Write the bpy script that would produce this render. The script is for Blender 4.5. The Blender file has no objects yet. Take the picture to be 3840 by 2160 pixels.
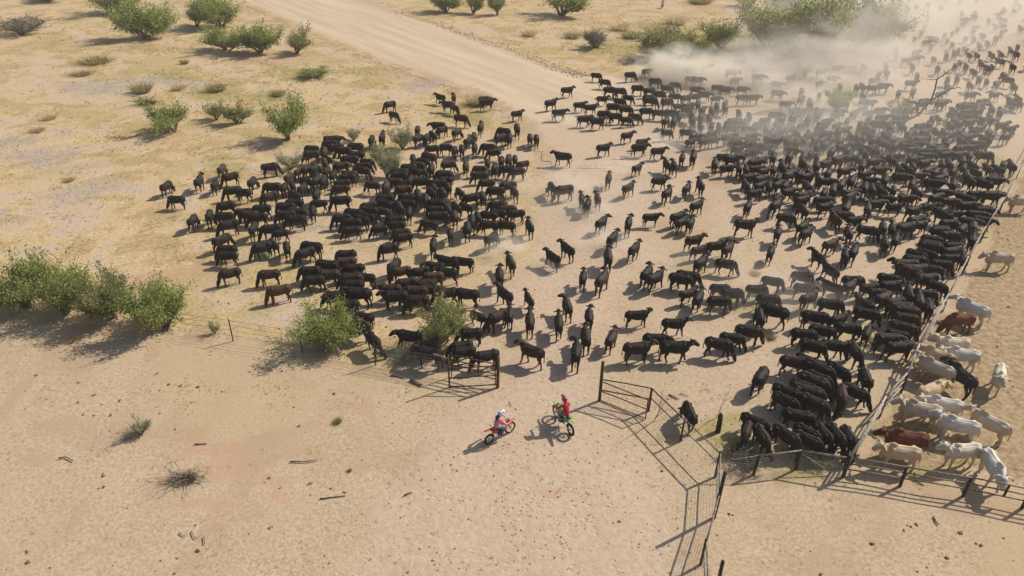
import bpy, math, random
import numpy as np
from mathutils import Vector, Matrix
random.seed(7); rng = np.random.default_rng(7)
S = bpy.context.scene
COL = S.collection
R_ = math.radians

# ------------------------------------------------------------------ camera
FPX, PITCH, ROLL, CAMH = 2640.0, R_(30.9), R_(1.03), 23.0      # focal length in photo pixels (3840 wide)
_R0 = np.array([1.0, 0, 0]); _D0 = np.array([0, -math.sin(PITCH), -math.cos(PITCH)])
CF = np.array([0, math.cos(PITCH), -math.sin(PITCH)])
CR = math.cos(ROLL)*_R0 - math.sin(ROLL)*_D0
CD = math.cos(ROLL)*_D0 + math.sin(ROLL)*_R0
CC = np.array([0, 0, CAMH])
def G(x, y, z=0.0):
    """ground (or height z) point seen at photo pixel x, y"""
    v = CF*FPX + CR*(x-1920) + CD*(y-1080)
    return CC + v*((z-CAMH)/v[2])
def O(x, y, z=0.0):
    return G(x*1.49068, y*1.49068, z)
def proj(P):
    q = np.asarray(P)-CC
    return 1920+FPX*(q@CR)/(q@CF), 1080+FPX*(q@CD)/(q@CF)
def pxm(P):
    return FPX/((np.asarray(P)-CC)@CF)
cam_d = bpy.data.cameras.new('camera'); cam = bpy.data.objects.new('camera', cam_d); COL.objects.link(cam)
cam_d.sensor_fit = 'HORIZONTAL'; cam_d.sensor_width = 36.0; cam_d.lens = 36.0*FPX/3840.0
cam_d.clip_end = 6000; cam_d.clip_start = 0.3
m = Matrix.Identity(4)
for i in range(3):
    m[i][0] = CR[i]; m[i][1] = -CD[i]; m[i][2] = -CF[i]; m[i][3] = CC[i]
cam.matrix_world = m
S.camera = cam

# ------------------------------------------------------------------ sky, sun, exposure
SUN_EL, SUN_AZ = R_(41.0), R_(30.0)          # azimuth measured from +X towards +Y
W = bpy.data.worlds.new('World'); S.world = W; W.use_nodes = True
wn = W.node_tree; wn.nodes.clear()
sky = wn.nodes.new('ShaderNodeTexSky'); sky.sky_type = 'NISHITA'; sky.sun_disc = False
sky.sun_elevation = SUN_EL; sky.sun_rotation = R_(90)-SUN_AZ; sky.dust_density = 2.0; sky.air_density = 1.0
bg = wn.nodes.new('ShaderNodeBackground'); bg.inputs['Strength'].default_value = 0.085
wo = wn.nodes.new('ShaderNodeOutputWorld')
wn.links.new(sky.outputs[0], bg.inputs[0]); wn.links.new(bg.outputs[0], wo.inputs[0])
sd = bpy.data.lights.new('sun', 'SUN'); sd.energy = 4.2; sd.angle = R_(0.53); sd.color = (1.0, 0.94, 0.84)
so = bpy.data.objects.new('sun', sd); COL.objects.link(so)
sv = Vector((math.cos(SUN_AZ)*math.cos(SUN_EL), math.sin(SUN_AZ)*math.cos(SUN_EL), math.sin(SUN_EL)))
so.rotation_euler = sv.to_track_quat('Z', 'Y').to_euler(); so.location = sv*60
vs = S.view_settings
vs.view_transform = 'Standard'; vs.look = 'None'; vs.gamma = 1.0; vs.use_curve_mapping = False
vs.exposure = 0.36
S.cycles.volume_bounces = 3; S.cycles.volume_step_rate = 1.0; S.cycles.max_bounces = 8
S.cycles.use_denoising = True

# ------------------------------------------------------------------ helpers: materials
class NT:
    def __init__(s, name):
        s.m = bpy.data.materials.new(name); s.m.use_nodes = True; s.t = s.m.node_tree; s.t.nodes.clear()
        s.out = s.t.nodes.new('ShaderNodeOutputMaterial')
    def n(s, typ, **kw):
        o = s.t.nodes.new(typ)
        for k, v in kw.items(): setattr(o, k, v)
        return o
    def l(s, a, b): s.t.links.new(a, b)
    def put(s, sock, v):
        if hasattr(v, 'is_output'): s.l(v, sock)
        elif v is not None:
            if isinstance(v, (tuple, list)) and len(v) == 3 and sock.type == 'RGBA': v = (*v, 1)
            sock.default_value = v
    def math(s, op, a, b=None, c=None, clamp=False):
        o = s.n('ShaderNodeMath', operation=op, use_clamp=clamp)
        s.put(o.inputs[0], a)
        if b is not None: s.put(o.inputs[1], b)
        if c is not None: s.put(o.inputs[2], c)
        return o.outputs[0]
    def mix(s, f, a, b):
        o = s.n('ShaderNodeMix', data_type='RGBA')
        s.put(o.inputs[0], f); s.put(o.inputs[6], a); s.put(o.inputs[7], b)
        return o.outputs[2]
    def ramp(s, v, lo, hi):
        o = s.n('ShaderNodeMapRange', interpolation_type='SMOOTHSTEP')
        s.put(o.inputs[0], v); s.put(o.inputs[1], lo); s.put(o.inputs[2], hi)
        return o.outputs[0]
    def noise(s, vec, scale, detail=3, rough=0.55, dist=0.0):
        o = s.n('ShaderNodeTexNoise'); s.put(o.inputs['Vector'], vec)
        o.inputs['Scale'].default_value = scale; o.inputs['Detail'].default_value = detail
        o.inputs['Roughness'].default_value = rough; o.inputs['Distortion'].default_value = dist
        return o.outputs[0]
    def attr(s, name):
        o = s.n('ShaderNodeAttribute', attribute_name=name); return o.outputs['Fac']
    def bsdf(s, col, rough=0.8, spec=0.2, metal=0.0, normal=None, **kw):
        b = s.n('ShaderNodeBsdfPrincipled')
        s.put(b.inputs['Base Color'], col); s.put(b.inputs['Roughness'], rough)
        s.put(b.inputs['Specular IOR Level'], spec); s.put(b.inputs['Metallic'], metal)
        for k, v in kw.items(): s.put(b.inputs[k], v)
        if normal is not None: s.l(normal, b.inputs['Normal'])
        s.l(b.outputs[0], s.out.inputs[0]); return b
    def bump(s, h, strength, dist):
        b = s.n('ShaderNodeBump'); s.put(b.inputs['Strength'], strength); s.put(b.inputs['Distance'], dist); s.l(h, b.inputs['Height'])
        return b.outputs[0]
    def pos(s): return s.n('ShaderNodeNewGeometry').outputs['Position']
    def objc(s): return s.n('ShaderNodeTexCoord').outputs['Object']
    def orand(s): return s.n('ShaderNodeObjectInfo').outputs['Random']
    def irand(s): return s.n('ShaderNodeNewGeometry').outputs['Random Per Island']

def simple(name, col, rough=0.7, spec=0.25, var=0.15, scale=6.0, metal=0.0, col2=None):
    t = NT(name)
    nz = t.noise(t.objc(), scale, 4, 0.6)
    c2 = col2 or tuple(max(0, c*(1-2*var)) for c in col)
    c = t.mix(t.ramp(nz, 0.3, 0.7), c2, tuple(min(1, c*(1+var)) for c in col))
    t.bsdf(c, rough, spec, metal); return t.m

def leafmat(name, c1, c2, c3, trans=0.58):
    t = NT(name); r = t.irand()
    nz = t.noise(t.objc(), 1.6, 2)
    f = t.math('ADD', t.math('MULTIPLY', r, 0.75), t.math('MULTIPLY', nz, 0.3))
    c = t.mix(t.ramp(f, 0.2, 0.6), c1, c2); c = t.mix(t.ramp(f, 0.68, 0.98), c, c3)
    d = t.n('ShaderNodeBsdfDiffuse'); t.l(c, d.inputs[0])
    tr = t.n('ShaderNodeBsdfTranslucent'); t.l(c, tr.inputs[0])
    mx = t.n('ShaderNodeMixShader'); mx.inputs[0].default_value = trans
    t.l(d.outputs[0], mx.inputs[1]); t.l(tr.outputs[0], mx.inputs[2]); t.l(mx.outputs[0], t.out.inputs[0])
    return t.m

# ------------------------------------------------------------------ helpers: meshes and objects
def link(name, me, parent=None, loc=None, mats=None):
    o = bpy.data.objects.new(name, me); COL.objects.link(o)
    if parent is not None: o.parent = parent
    if loc is not None: o.location = loc
    if mats is not None and me is not None:
        for mm in (mats if isinstance(mats, (list, tuple)) else [mats]): me.materials.append(mm)
    return o
def tag(o, label=None, cat=None, group=None, kind=None):
    if label: o['label'] = label
    if cat: o['category'] = cat
    if group: o['group'] = group
    if kind: o['kind'] = kind
    return o
def empty(name, loc, rz=0.0):
    o = bpy.data.objects.new(name, None); COL.objects.link(o); o.location = loc; o.rotation_euler = (0, 0, rz)
    o.empty_display_size = 0.2
    return o
def mesh(name, V, F, smooth=False):
    me = bpy.data.meshes.new(name); me.from_pydata([tuple(map(float, v)) for v in V], [], [tuple(map(int, f)) for f in F])
    if smooth: me.polygons.foreach_set('use_smooth', [True]*len(me.polygons))
    me.update(); return me
class MB:
    """collects shapes; build() makes ONE mesh"""
    def __init__(s): s.V = []; s.F = []
    def add(s, V, F):
        b = len(s.V); s.V += [tuple(v) for v in V]; s.F += [tuple(i+b for i in f) for f in F]
    def tube(s, pts, rads, n=8, ref=(0, 1, 0), cap=True):
        pts = [np.asarray(p, float) for p in pts]; N = len(pts); V = []; F = []
        rads = [(r, r) if np.isscalar(r) else r for r in rads]
        ref = np.asarray(ref, float)
        for i, p in enumerate(pts):
            t = pts[min(i+1, N-1)]-pts[max(i-1, 0)]; t = t/(np.linalg.norm(t)+1e-9)
            r0 = ref if abs(t@ref) < 0.93 else np.array([1.0, 0, 0]) if abs(t[0]) < 0.9 else np.array([0, 0, 1.0])
            l = r0-(r0@t)*t; l /= np.linalg.norm(l); b = np.cross(t, l)
            for k in range(n):
                a = 2*math.pi*(k+0.5)/n
                V.append(p+l*math.cos(a)*rads[i][0]+b*math.sin(a)*rads[i][1])
        for i in range(N-1):
            for k in range(n):
                k2 = (k+1) % n
                F.append((i*n+k, i*n+k2, (i+1)*n+k2, (i+1)*n+k))
        if cap:
            F.append(tuple(range(n))[::-1]); F.append(tuple((N-1)*n+k for k in range(n)))
        s.add(V, F); return s
    def box(s, c, h, M=None):
        c = np.asarray(c, float); V = []
        for x in (-1, 1):
            for y in (-1, 1):
                for z in (-1, 1):
                    v = np.array([x*h[0], y*h[1], z*h[2]])
                    if M is not None: v = M @ v
                    V.append(c+v)
        s.add(V, [(0, 1, 3, 2), (4, 6, 7, 5), (0, 4, 5, 1), (2, 3, 7, 6), (0, 2, 6, 4), (1, 5, 7, 3)]); return s
    def ell(s, c, r, nu=10, nv=7, M=None):
        V = []; F = []; c = np.asarray(c, float)
        for j in range(nv+1):
            th = math.pi*j/nv
            for i in range(nu):
                ph = 2*math.pi*i/nu
                v = np.array([r[0]*math.sin(th)*math.cos(ph), r[1]*math.sin(th)*math.sin(ph), r[2]*math.cos(th)])
                if M is not None: v = M @ v
                V.append(c+v)
        for j in range(nv):
            for i in range(nu):
                i2 = (i+1) % nu
                F.append((j*nu+i, (j+1)*nu+i, (j+1)*nu+i2, j*nu+i2))
        s.add(V, F); return s
    def torus(s, c, R, r, axis='y', n=28, k=8):
        V = []; F = []
        for i in range(n):
            a = 2*math.pi*i/n
            for j in range(k):
                b = 2*math.pi*j/k; q = R+r*math.cos(b)
                V.append((c[0]+q*math.cos(a), c[1]+r*math.sin(b), c[2]+q*math.sin(a)))
        for i in range(n):
            for j in range(k):
                F.append((i*k+j, i*k+(j+1) % k, ((i+1) % n)*k+(j+1) % k, ((i+1) % n)*k+j))
        s.add(V, F); return s
    def build(s, name, mat, parent=None, smooth=True, **kw):
        me = mesh(name, s.V, s.F, smooth); o = link(name, me, parent, None, mat)
        tag(o, **kw); return o
def fuse(mb, voxel, dec=None, smooth_it=2, name='body'):
    """voxel union of the collected shapes: one continuous surface"""
    me = mesh(name+'_tmp', mb.V, mb.F); o = bpy.data.objects.new('tmp', me); COL.objects.link(o)
    a = o.modifiers.new('r', 'REMESH'); a.mode = 'VOXEL'; a.voxel_size = voxel
    if smooth_it:
        b = o.modifiers.new('s', 'SMOOTH'); b.factor = 0.5; b.iterations = smooth_it
    if dec:
        d = o.modifiers.new('d', 'DECIMATE'); d.ratio = dec
    dg = bpy.context.evaluated_depsgraph_get(); dg.update()
    r = bpy.data.meshes.new_from_object(o.evaluated_get(dg), preserve_all_data_layers=False, depsgraph=dg)
    bpy.data.objects.remove(o); bpy.data.meshes.remove(me)
    r.polygons.foreach_set('use_smooth', [True]*len(r.polygons)); r.name = name
    return r
def arrays(me):
    v = np.empty(len(me.vertices)*3); me.vertices.foreach_get('co', v)
    return v.reshape(-1, 3)
def fast_mesh(name, V, F):
    """V (n,3), F (m,k) equal-size polygons, via numpy"""
    V = np.asarray(V, np.float32); F = np.asarray(F, np.int32); k = F.shape[1]
    me = bpy.data.meshes.new(name)
    me.vertices.add(len(V)); me.vertices.foreach_set('co', V.ravel())
    me.loops.add(F.size); me.loops.foreach_set('vertex_index', F.ravel())
    me.polygons.add(len(F)); me.polygons.foreach_set('loop_start', np.arange(0, F.size, k, dtype=np.int32))
    try: me.polygons.foreach_set('loop_total', np.full(len(F), k, np.int32))
    except Exception: pass
    me.update(calc_edges=True); return me
def point_attr(me, name, arr):
    a = me.attributes.new(name, 'FLOAT', 'POINT'); a.data.foreach_set('value', np.asarray(arr, np.float32))

# ------------------------------------------------------------------ the ground: zones laid out in world metres
def poly_w(pts): return np.array([O(*p)[:2] for p in pts])
def seg_dist(P, A, closed=True):
    d = np.full(len(P), 1e9); n = len(A)
    for i in range(n if closed else n-1):
        a = A[i]; b = A[(i+1) % n]; ab = b-a
        t = np.clip(((P-a)@ab)/(ab@ab+1e-12), 0, 1)
        d = np.minimum(d, np.hypot(*(P-(a+t[:, None]*ab)).T))
    return d
def inside(P, A):
    c = np.zeros(len(P), bool); n = len(A)
    for i in range(n):
        a = A[i]; b = A[(i+1) % n]
        if a[1] == b[1]: continue
        k = (a[1] > P[:, 1]) != (b[1] > P[:, 1])
        x = (b[0]-a[0])*(P[:, 1]-a[1])/(b[1]-a[1])+a[0]
        c ^= k & (P[:, 0] < x)
    return c
def sdf(P, A):
    d = seg_dist(P, A); return np.where(inside(P, A), d, -d)
def sstep(v, a, b):
    t = np.clip((v-a)/(b-a), 0, 1); return t*t*(3-2*t)
ROAD = poly_w([(520, -60), (600, -2), (680, 34), (750, 64), (835, 100), (930, 140), (1040, 180), (1130, 207), (1200, 235), (1270, 272),
               (1330, 318), (1375, 375), (1420, 420), (1500, 410), (1600, 360), (1690, 300), (1760, 250), (1700, 205), (1600, 190), (1500, 187),
               (1445, 183), (1390, 168), (1290, 127), (1190, 95), (1100, 62), (990, 30), (900, 0), (830, -60)])
TRACK = poly_w([(1330, 318), (1375, 420), (1360, 520), (1330, 640), (1235, 720), (1215, 820), (1275, 900), (1262, 975), (1200, 1020), (1060, 1120),
                (930, 1260), (900, 1480), (1700, 1480), (1725, 1230), (1640, 1130), (1520, 1020), (1500, 930), (1560, 820), (1610, 700), (1680, 560),
                (1760, 460), (1830, 330), (1800, 240), (1690, 205)])
BARE2 = poly_w([(1560, 900), (1700, 640), (1800, 430), (1900, 300), (2100, 150), (2300, 60), (2640, -40), (2640, 420), (2500, 520), (2420, 700),
                (2330, 860), (2140, 1140), (1900, 1140), (1700, 1000)])
MOB = poly_w([(720, 440), (1000, 350), (1330, 330), (1370, 420), (1360, 540), (1300, 640), (1220, 800), (1000, 790), (800, 720), (640, 600)])
PEN = poly_w([(2140, 1140), (2330, 860), (2420, 700), (2640, 300), (2640, 1240), (2140, 1160)])
GRAZE = poly_w([(-400, 770), (280, 812), (590, 858), (940, 918), (1130, 950), (1230, 900), (1215, 780), (1330, 640), (1380, 420), (1330, 310), (1180, 215), (1040, 172), (700, 30), (620, -60), (-900, -60)])
TOPR = poly_w([(900, -30), (990, 28), (1190, 92), (1390, 165), (1500, 184), (1600, 190), (1800, 230), (2060, 120), (2250, 20), (2300, -60), (900, -60)])
RUTS = [poly_w(q) for q in ([(640, 15), (730, 70), (830, 116), (930, 158), (1040, 196), (1130, 226)], [(690, 38), (790, 84), (900, 130), (1010, 166), (1120, 200), (1210, 246)], [(1150, 215), (1240, 262), (1310, 312), (1350, 370), (1362, 440)], [(1180, 215), (1270, 262), (1340, 318), (1376, 372), (1385, 430)])]
ARCS = [poly_w(q) for q in ([(1170, 172), (1250, 186), (1320, 196), (1390, 190), (1440, 165)], [(1300, 120), (1370, 150), (1400, 185), (1360, 225), (1300, 230)], [(1380, 330), (1440, 360), (1520, 350)], [(820, 60), (950, 105), (1090, 150), (1240, 200)], [(860, 48), (990, 94), (1130, 138), (1280, 186)], [(1205, 1460), (1262, 1300), (1262, 1180), (1240, 1110)], [(1500, 1460), (1498, 1300), (1455, 1170), (1425, 1095)], [(1340, 1460), (1352, 1250), (1335, 1080), (1345, 960)], [(700, 1460), (900, 1300), (1080, 1180), (1230, 1010)])]
PATHW = poly_w([(-40, 190), (60, 120), (170, 130), (260, 190), (300, 230), (200, 270), (60, 260), (-40, 230)])
BLOBS = {  # centre (overview pixels), radius x, radius y in metres
 'grey': [((190, 480), 5.0, 2.6), ((60, 545), 3.0, 1.3), ((100, 400), 6, 3), ((60, 350), 4, 3), ((1350, 260), 3, 3), ((1060, 210), 5, 6), ((680, 610), 3, 1.5), ((800, 590), 4, 1.5),
          ((420, 205), 6, 4), ((250, 215), 8, 5), ((1480, 420), 2, 2)],
 'green': [((560, 410), 3.4, 2.6), ((740, 185), 6, 5), ((640, 250), 5, 4), ((900, 180), 6, 5), ((1030, 160), 5, 4), ((740, 350), 4, 2), ((900, 400), 4, 3), ((1200, 300), 4, 4),
           ((560, 230), 5, 4), ((1680, 70), 12, 10), ((1880, 100), 10, 10), ((1850, 1130), 4, 1.6), ((1560, 120), 8, 8), ((2300, 1180), 3, 1), ((2500, 1200), 3, 1.2), ((2450, 400), 3, 4), ((2150, 340), 4, 3),
           ((2440, 560), 2, 4), ((1900, 740), 3, 2), ((430, 190), 6, 4), ((380, 120), 5, 4), ((1750, 680), 2, 2)],
 'red': [((480, 1230), 2.2, 0.9), ((620, 1110), 2.2, 1.0), ((650, 1200), 1.5, 0.8), ((360, 115), 5, 4), ((650, 150), 8, 3), ((420, 350), 3, 1.5), ((700, 370), 3, 1.5), ((250, 800), 4, 1), ((780, 880), 2.5, 1),
         ((1440, 50), 8, 3), ((1780, 15), 9, 6), ((1390, 1180), 1.2, .8), ((450, 700), 3, 2), ((960, 1000), 1, .5)],
}
BL = {k: [(O(*c)[:2], rx, ry) for c, rx, ry in v] for k, v in BLOBS.items()}
def warp(P):
    x, y = P[:, 0], P[:, 1]
    wx = 0.9*np.sin(.55*y+1.3*np.sin(.31*x))+0.45*np.sin(1.7*x+1.1*y)+.25*np.sin(3.9*y-2.1*x)
    wy = 0.9*np.sin(.47*x+1.1*np.sin(.37*y))+0.45*np.sin(1.9*y-1.3*x)+.25*np.sin(4.3*x+1.7*y)
    return np.stack([x+wx, y+wy], 1)
def zones(P):
    z = {}; P0 = P; P = P+(warp(P)-P)*0.55
    z['road'] = sstep(sdf(P0, ROAD), -1.0, 2.2)*(.12+.88*sstep(P0[:, 1]-.25*P0[:, 0], 52, 88))
    z['bare'] = np.maximum.reduce([sstep(sdf(P, TRACK), -4, 4.5), 0.62*sstep(sdf(P, BARE2), -3, 3), 0.5*sstep(sdf(P, MOB), -3, 2.5), 0.45*sstep(sdf(P, PATHW), -4, 4)])
    z['graze'] = np.maximum(sstep(sdf(P, GRAZE), -1.2, 1.5), sstep(sdf(P, TOPR), -1.5, 1.5))
    z['rut'] = np.zeros(len(P))
    for q in RUTS: z['rut'] = np.maximum(z['rut'], 1-sstep(seg_dist(P0, q, False), .15, .75))
    for q in ARCS: z['rut'] = np.maximum(z['rut'], .45*(1-sstep(seg_dist(P0, q, False), .1, .45)))
    z['pen'] = sstep(sdf(P, PEN), -1, 1.5)
    P = P0+(warp(P0*1.0)-P0)*1.3
    for k, v in BL.items():
        a = np.zeros(len(P))
        for c, rx, ry in v:
            a = np.maximum(a, 1-sstep(np.hypot((P[:, 0]-c[0])/rx, (P[:, 1]-c[1])/ry), 0.0, 1.5))
        z[k] = a
    return z

def ground_material():
    t = NT('dry_ground'); p = t.pos()
    nb = t.noise(p, 0.09, 4, 0.6); nm = t.noise(p, 0.55, 5, 0.62); nf = t.noise(p, 3.2, 5, 0.7); ng = t.noise(p, 14, 3, 0.7)
    # stretched straw litter
    mp = t.n('ShaderNodeMapping'); mp.inputs['Scale'].default_value = (4.5, 9.0, 4.5); mp.inputs['Rotation'].default_value = (0, 0, 0.35); t.l(p, mp.inputs['Vector'])
    ns = t.noise(mp.outputs[0], 1.0, 4, 0.72, 0.6)
    straw = t.mix(t.ramp(ns, 0.34, 0.66), (0.34, 0.242, 0.12), (0.63, 0.48, 0.26))        # golden standing straw
    n4 = t.noise(p, 0.26, 4, 0.6, .8)
    straw = t.mix(t.math('MULTIPLY', t.ramp(nm, 0.48, 0.60), 0.6), straw, (0.48, 0.335, 0.175))
    straw = t.mix(t.math('MULTIPLY', t.ramp(n4, 0.50, 0.59), 0.7), straw, t.mix(t.ramp(nf, .42, .6), (0.25, 0.17, 0.08), (0.45, 0.315, 0.165)))
    straw = t.mix(t.math('MULTIPLY', t.ramp(n4, 0.49, 0.40), 0.85), straw, t.mix(t.ramp(nf, .4, .6), (0.41, 0.305, 0.215), (0.51, 0.39, 0.285)))
    straw = t.mix(t.math('MULTIPLY', t.ramp(nb, 0.50, 0.60), 0.6), straw, t.mix(t.ramp(ns, .35, .65), (0.25, 0.19, 0.075), (0.47, 0.375, 0.17)))
    straw = t.mix(t.math('MULTIPLY', t.ramp(nf, 0.54, 0.68), 0.5), straw, (0.24, 0.165, 0.075))
    nl = t.noise(p, 7.0, 4, 0.7)
    near = t.mix(t.ramp(nl, 0.32, 0.66), (0.34, 0.248, 0.15), (0.49, 0.378, 0.245))             # trodden litter on the near side of the fence
    near = t.mix(t.math('MULTIPLY', t.ramp(nb, 0.47, 0.58), 0.6), near, (0.42, 0.315, 0.175))
    near = t.mix(t.math('MULTIPLY', t.ramp(n4, 0.50, 0.62), 0.6), near, (0.375, 0.262, 0.165))
    near = t.mix(t.math('MULTIPLY', t.ramp(nm, 0.50, 0.70), 0.3), near, (0.40, 0.285, 0.185))
    straw = t.mix(t.attr('graze'), near, straw)
    bare = t.mix(t.ramp(nf, 0.3, 0.72), (0.415, 0.304, 0.206), (0.51, 0.394, 0.278))
    bare = t.mix(t.math('MULTIPLY', t.ramp(nm, 0.5, 0.75), 0.35), bare, (0.48, 0.375, 0.225))
    rd_ = O(1290, 205)-O(752, 0); ms = t.n('ShaderNodeMapping', vector_type='TEXTURE'); ms.inputs['Rotation'].default_value = (0, 0, math.atan2(rd_[1], rd_[0])); ms.inputs['Scale'].default_value = (9.0, .55, 1); t.l(p, ms.inputs['Vector'])
    nst = t.noise(ms.outputs[0], 0.35, 5, 0.62)
    road = t.mix(t.ramp(nst, 0.3, 0.7), (0.435, 0.328, 0.215), (0.535, 0.42, 0.285))
    road = t.mix(t.math('MULTIPLY', t.ramp(nf, 0.5, 0.75), .25), road, (0.40, 0.295, 0.19))
    def mask(name, amt=0.7, lo=0.35, hi=0.65):
        a = t.attr(name)
        nn = t.math('ADD', t.math('MULTIPLY', nf, 0.5), t.math('MULTIPLY', nm, 0.5))
        return t.ramp(t.math('ADD', a, t.math('MULTIPLY', t.math('SUBTRACT', nn, 0.5), amt)), lo, hi)
    c = straw
    pen = t.mix(t.ramp(nf, 0.35, 0.66), (0.165, 0.115, 0.06), (0.40, 0.29, 0.16))
    c = t.mix(t.math('MULTIPLY', mask('pen'), 0.75), c, pen)
    c = t.mix(t.math('MULTIPLY', mask('bare', 1.1, 0.25, 0.8), 0.9), c, bare)
    c = t.mix(t.math('MULTIPLY', mask('red', 1.2, 0.3, 0.9), 0.7), c, (0.42, 0.265, 0.165))
    c = t.mix(t.math('MULTIPLY', mask('grey', 1.3, 0.35, 0.9), 0.75), c, t.mix(t.ramp(nf, 0.35, 0.6), (0.25, 0.205, 0.165), (0.40, 0.33, 0.26)))
    c = t.mix(t.math('MULTIPLY', mask('green', 1.6, 0.4, 1.0), 0.7), c, t.mix(t.ramp(nf, 0.35, 0.62), (0.15, 0.13, 0.035), (0.36, 0.31, 0.11)))
    rm = mask('road', 0.9, 0.25, 0.8)
    c = t.mix(rm, c, road)
    c = t.mix(t.math('MULTIPLY', mask('rut', 0.9, 0.3, 0.9), 0.55), c, (0.36, 0.255, 0.16))
    c = t.mix(t.math('MULTIPLY', t.ramp(ng, 0.63, 0.8), 0.16), c, (0.19, 0.13, 0.07))
    tn = t.n('ShaderNodeMix', data_type='RGBA', blend_type='MULTIPLY'); tn.inputs[0].default_value = 1.0; t.l(c, tn.inputs[6]); tn.inputs[7].default_value = (.975, .972, 1.005, 1); c = tn.outputs[2]
    # relief: hoof prints, clods, tufts; smooth on the road
    mq = t.n('ShaderNodeMapping'); mq.inputs['Scale'].default_value = (3.0, 5.2, 3.0); mq.inputs['Rotation'].default_value = (0, 0, 0.5); t.l(p, mq.inputs['Vector'])
    wv = t.n('ShaderNodeVectorMath', operation='ADD'); nv = t.n('ShaderNodeTexNoise'); nv.inputs['Scale'].default_value = 1.3; t.l(p, nv.inputs['Vector'])
    t.l(mq.outputs[0], wv.inputs[0]); t.l(nv.outputs['Color'], wv.inputs[1])
    vo = t.n('ShaderNodeTexVoronoi'); t.l(wv.outputs[0], vo.inputs['Vector']); vo.inputs['Scale'].default_value = 1.0
    sx = t.n('ShaderNodeSeparateColor'); t.l(vo.outputs['Color'], sx.inputs[0])
    hoof = t.ramp(t.math('DIVIDE', vo.outputs['Distance'], t.math('ADD', t.math('MULTIPLY', sx.outputs[0], .45), .02)), 0.25, 1.0)
    hb = t.math('ADD', t.math('MULTIPLY', nf, 0.75), t.math('MULTIPLY', ng, 0.22))
    hb = t.math('ADD', hb, t.math('MULTIPLY', t.math('MULTIPLY', hoof, t.math('ADD', t.math('MULTIPLY', t.attr('bare'), .85), .02)), 0.7))
    hb = t.math('MULTIPLY', hb, t.math('SUBTRACT', 1.0, t.math('MULTIPLY', rm, 0.85)))
    hb = t.math('MULTIPLY', hb, t.math('ADD', .45, t.math('MULTIPLY', t.math('MAXIMUM', t.attr('graze'), t.attr('bare')), .55)))
    nr = t.bump(hb, 0.6, 0.09)
    t.bsdf(c, 0.95, 0.08, normal=nr); return t.m
MGROUND = ground_material()
def ground_grid(rows, ncol, xfun, zfun=None):
    P = np.array([(x, y) for y in rows for x in xfun(y, ncol)])
    nr = len(rows); i = np.arange((nr-1)*(ncol-1)); r = i//(ncol-1); c = i % (ncol-1)
    a = r*ncol+c; F = np.stack([a, a+1, a+ncol+1, a+ncol], 1)
    return P, F
rows = np.concatenate([np.linspace(-40, 10, 12), np.linspace(10.5, 60, 190), 60*np.exp(np.linspace(0.006, math.log(240/60), 190)), np.array([280, 340, 450, 700, 1200, 2500])])
P, F = ground_grid(rows, 300, lambda y, n: np.linspace(-1, 1, n)*(32+0.85*max(y, 0)))
def undul(P):
    x, y = P[:, 0], P[:, 1]
    return 0.012*np.sin(x*1.7+0.6*np.sin(y*0.9))+0.012*np.sin(y*1.3+0.8*np.sin(x*1.1))-0.024
zs = zones(P)
Z = undul(P)*(1-zs['road'])-0.03*zs['road']
me = fast_mesh('ground', np.column_stack([P, Z]), F)
for k, v in zs.items(): point_attr(me, k, v)
tag(link('ground', me, None, None, MGROUND), kind='structure')
# the road: its own sheet over the ground, with fading edges
bb0 = ROAD.min(0)-1; bb1 = ROAD.max(0)+1
gx = np.arange(bb0[0], bb1[0], 0.8); gy = np.arange(bb0[1], bb1[1], 0.8); nc = len(gx)
RP = np.stack(np.meshgrid(gx, gy), 2).reshape(-1, 2)
i = np.arange((len(gy)-1)*(nc-1)); r = i//(nc-1); c = i % (nc-1); a = r*nc+c
RF = np.stack([a, a+1, a+nc+1, a+nc], 1)
sd_ = sdf(RP, ROAD)
keep = (sd_[RF] > -1.6).all(1); RF = RF[keep]
used = np.unique(RF); mp_ = -np.ones(len(RP), int); mp_[used] = np.arange(len(used)); RP = RP[used]; RF = mp_[RF]
zr = zones(RP)
me = fast_mesh('dirt_road', np.column_stack([RP, np.full(len(RP), 0.006)]), RF)
for k_, v in zr.items(): point_attr(me, k_, v)
tag(link('dirt_road', me, None, None, MGROUND), kind='structure')
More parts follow.
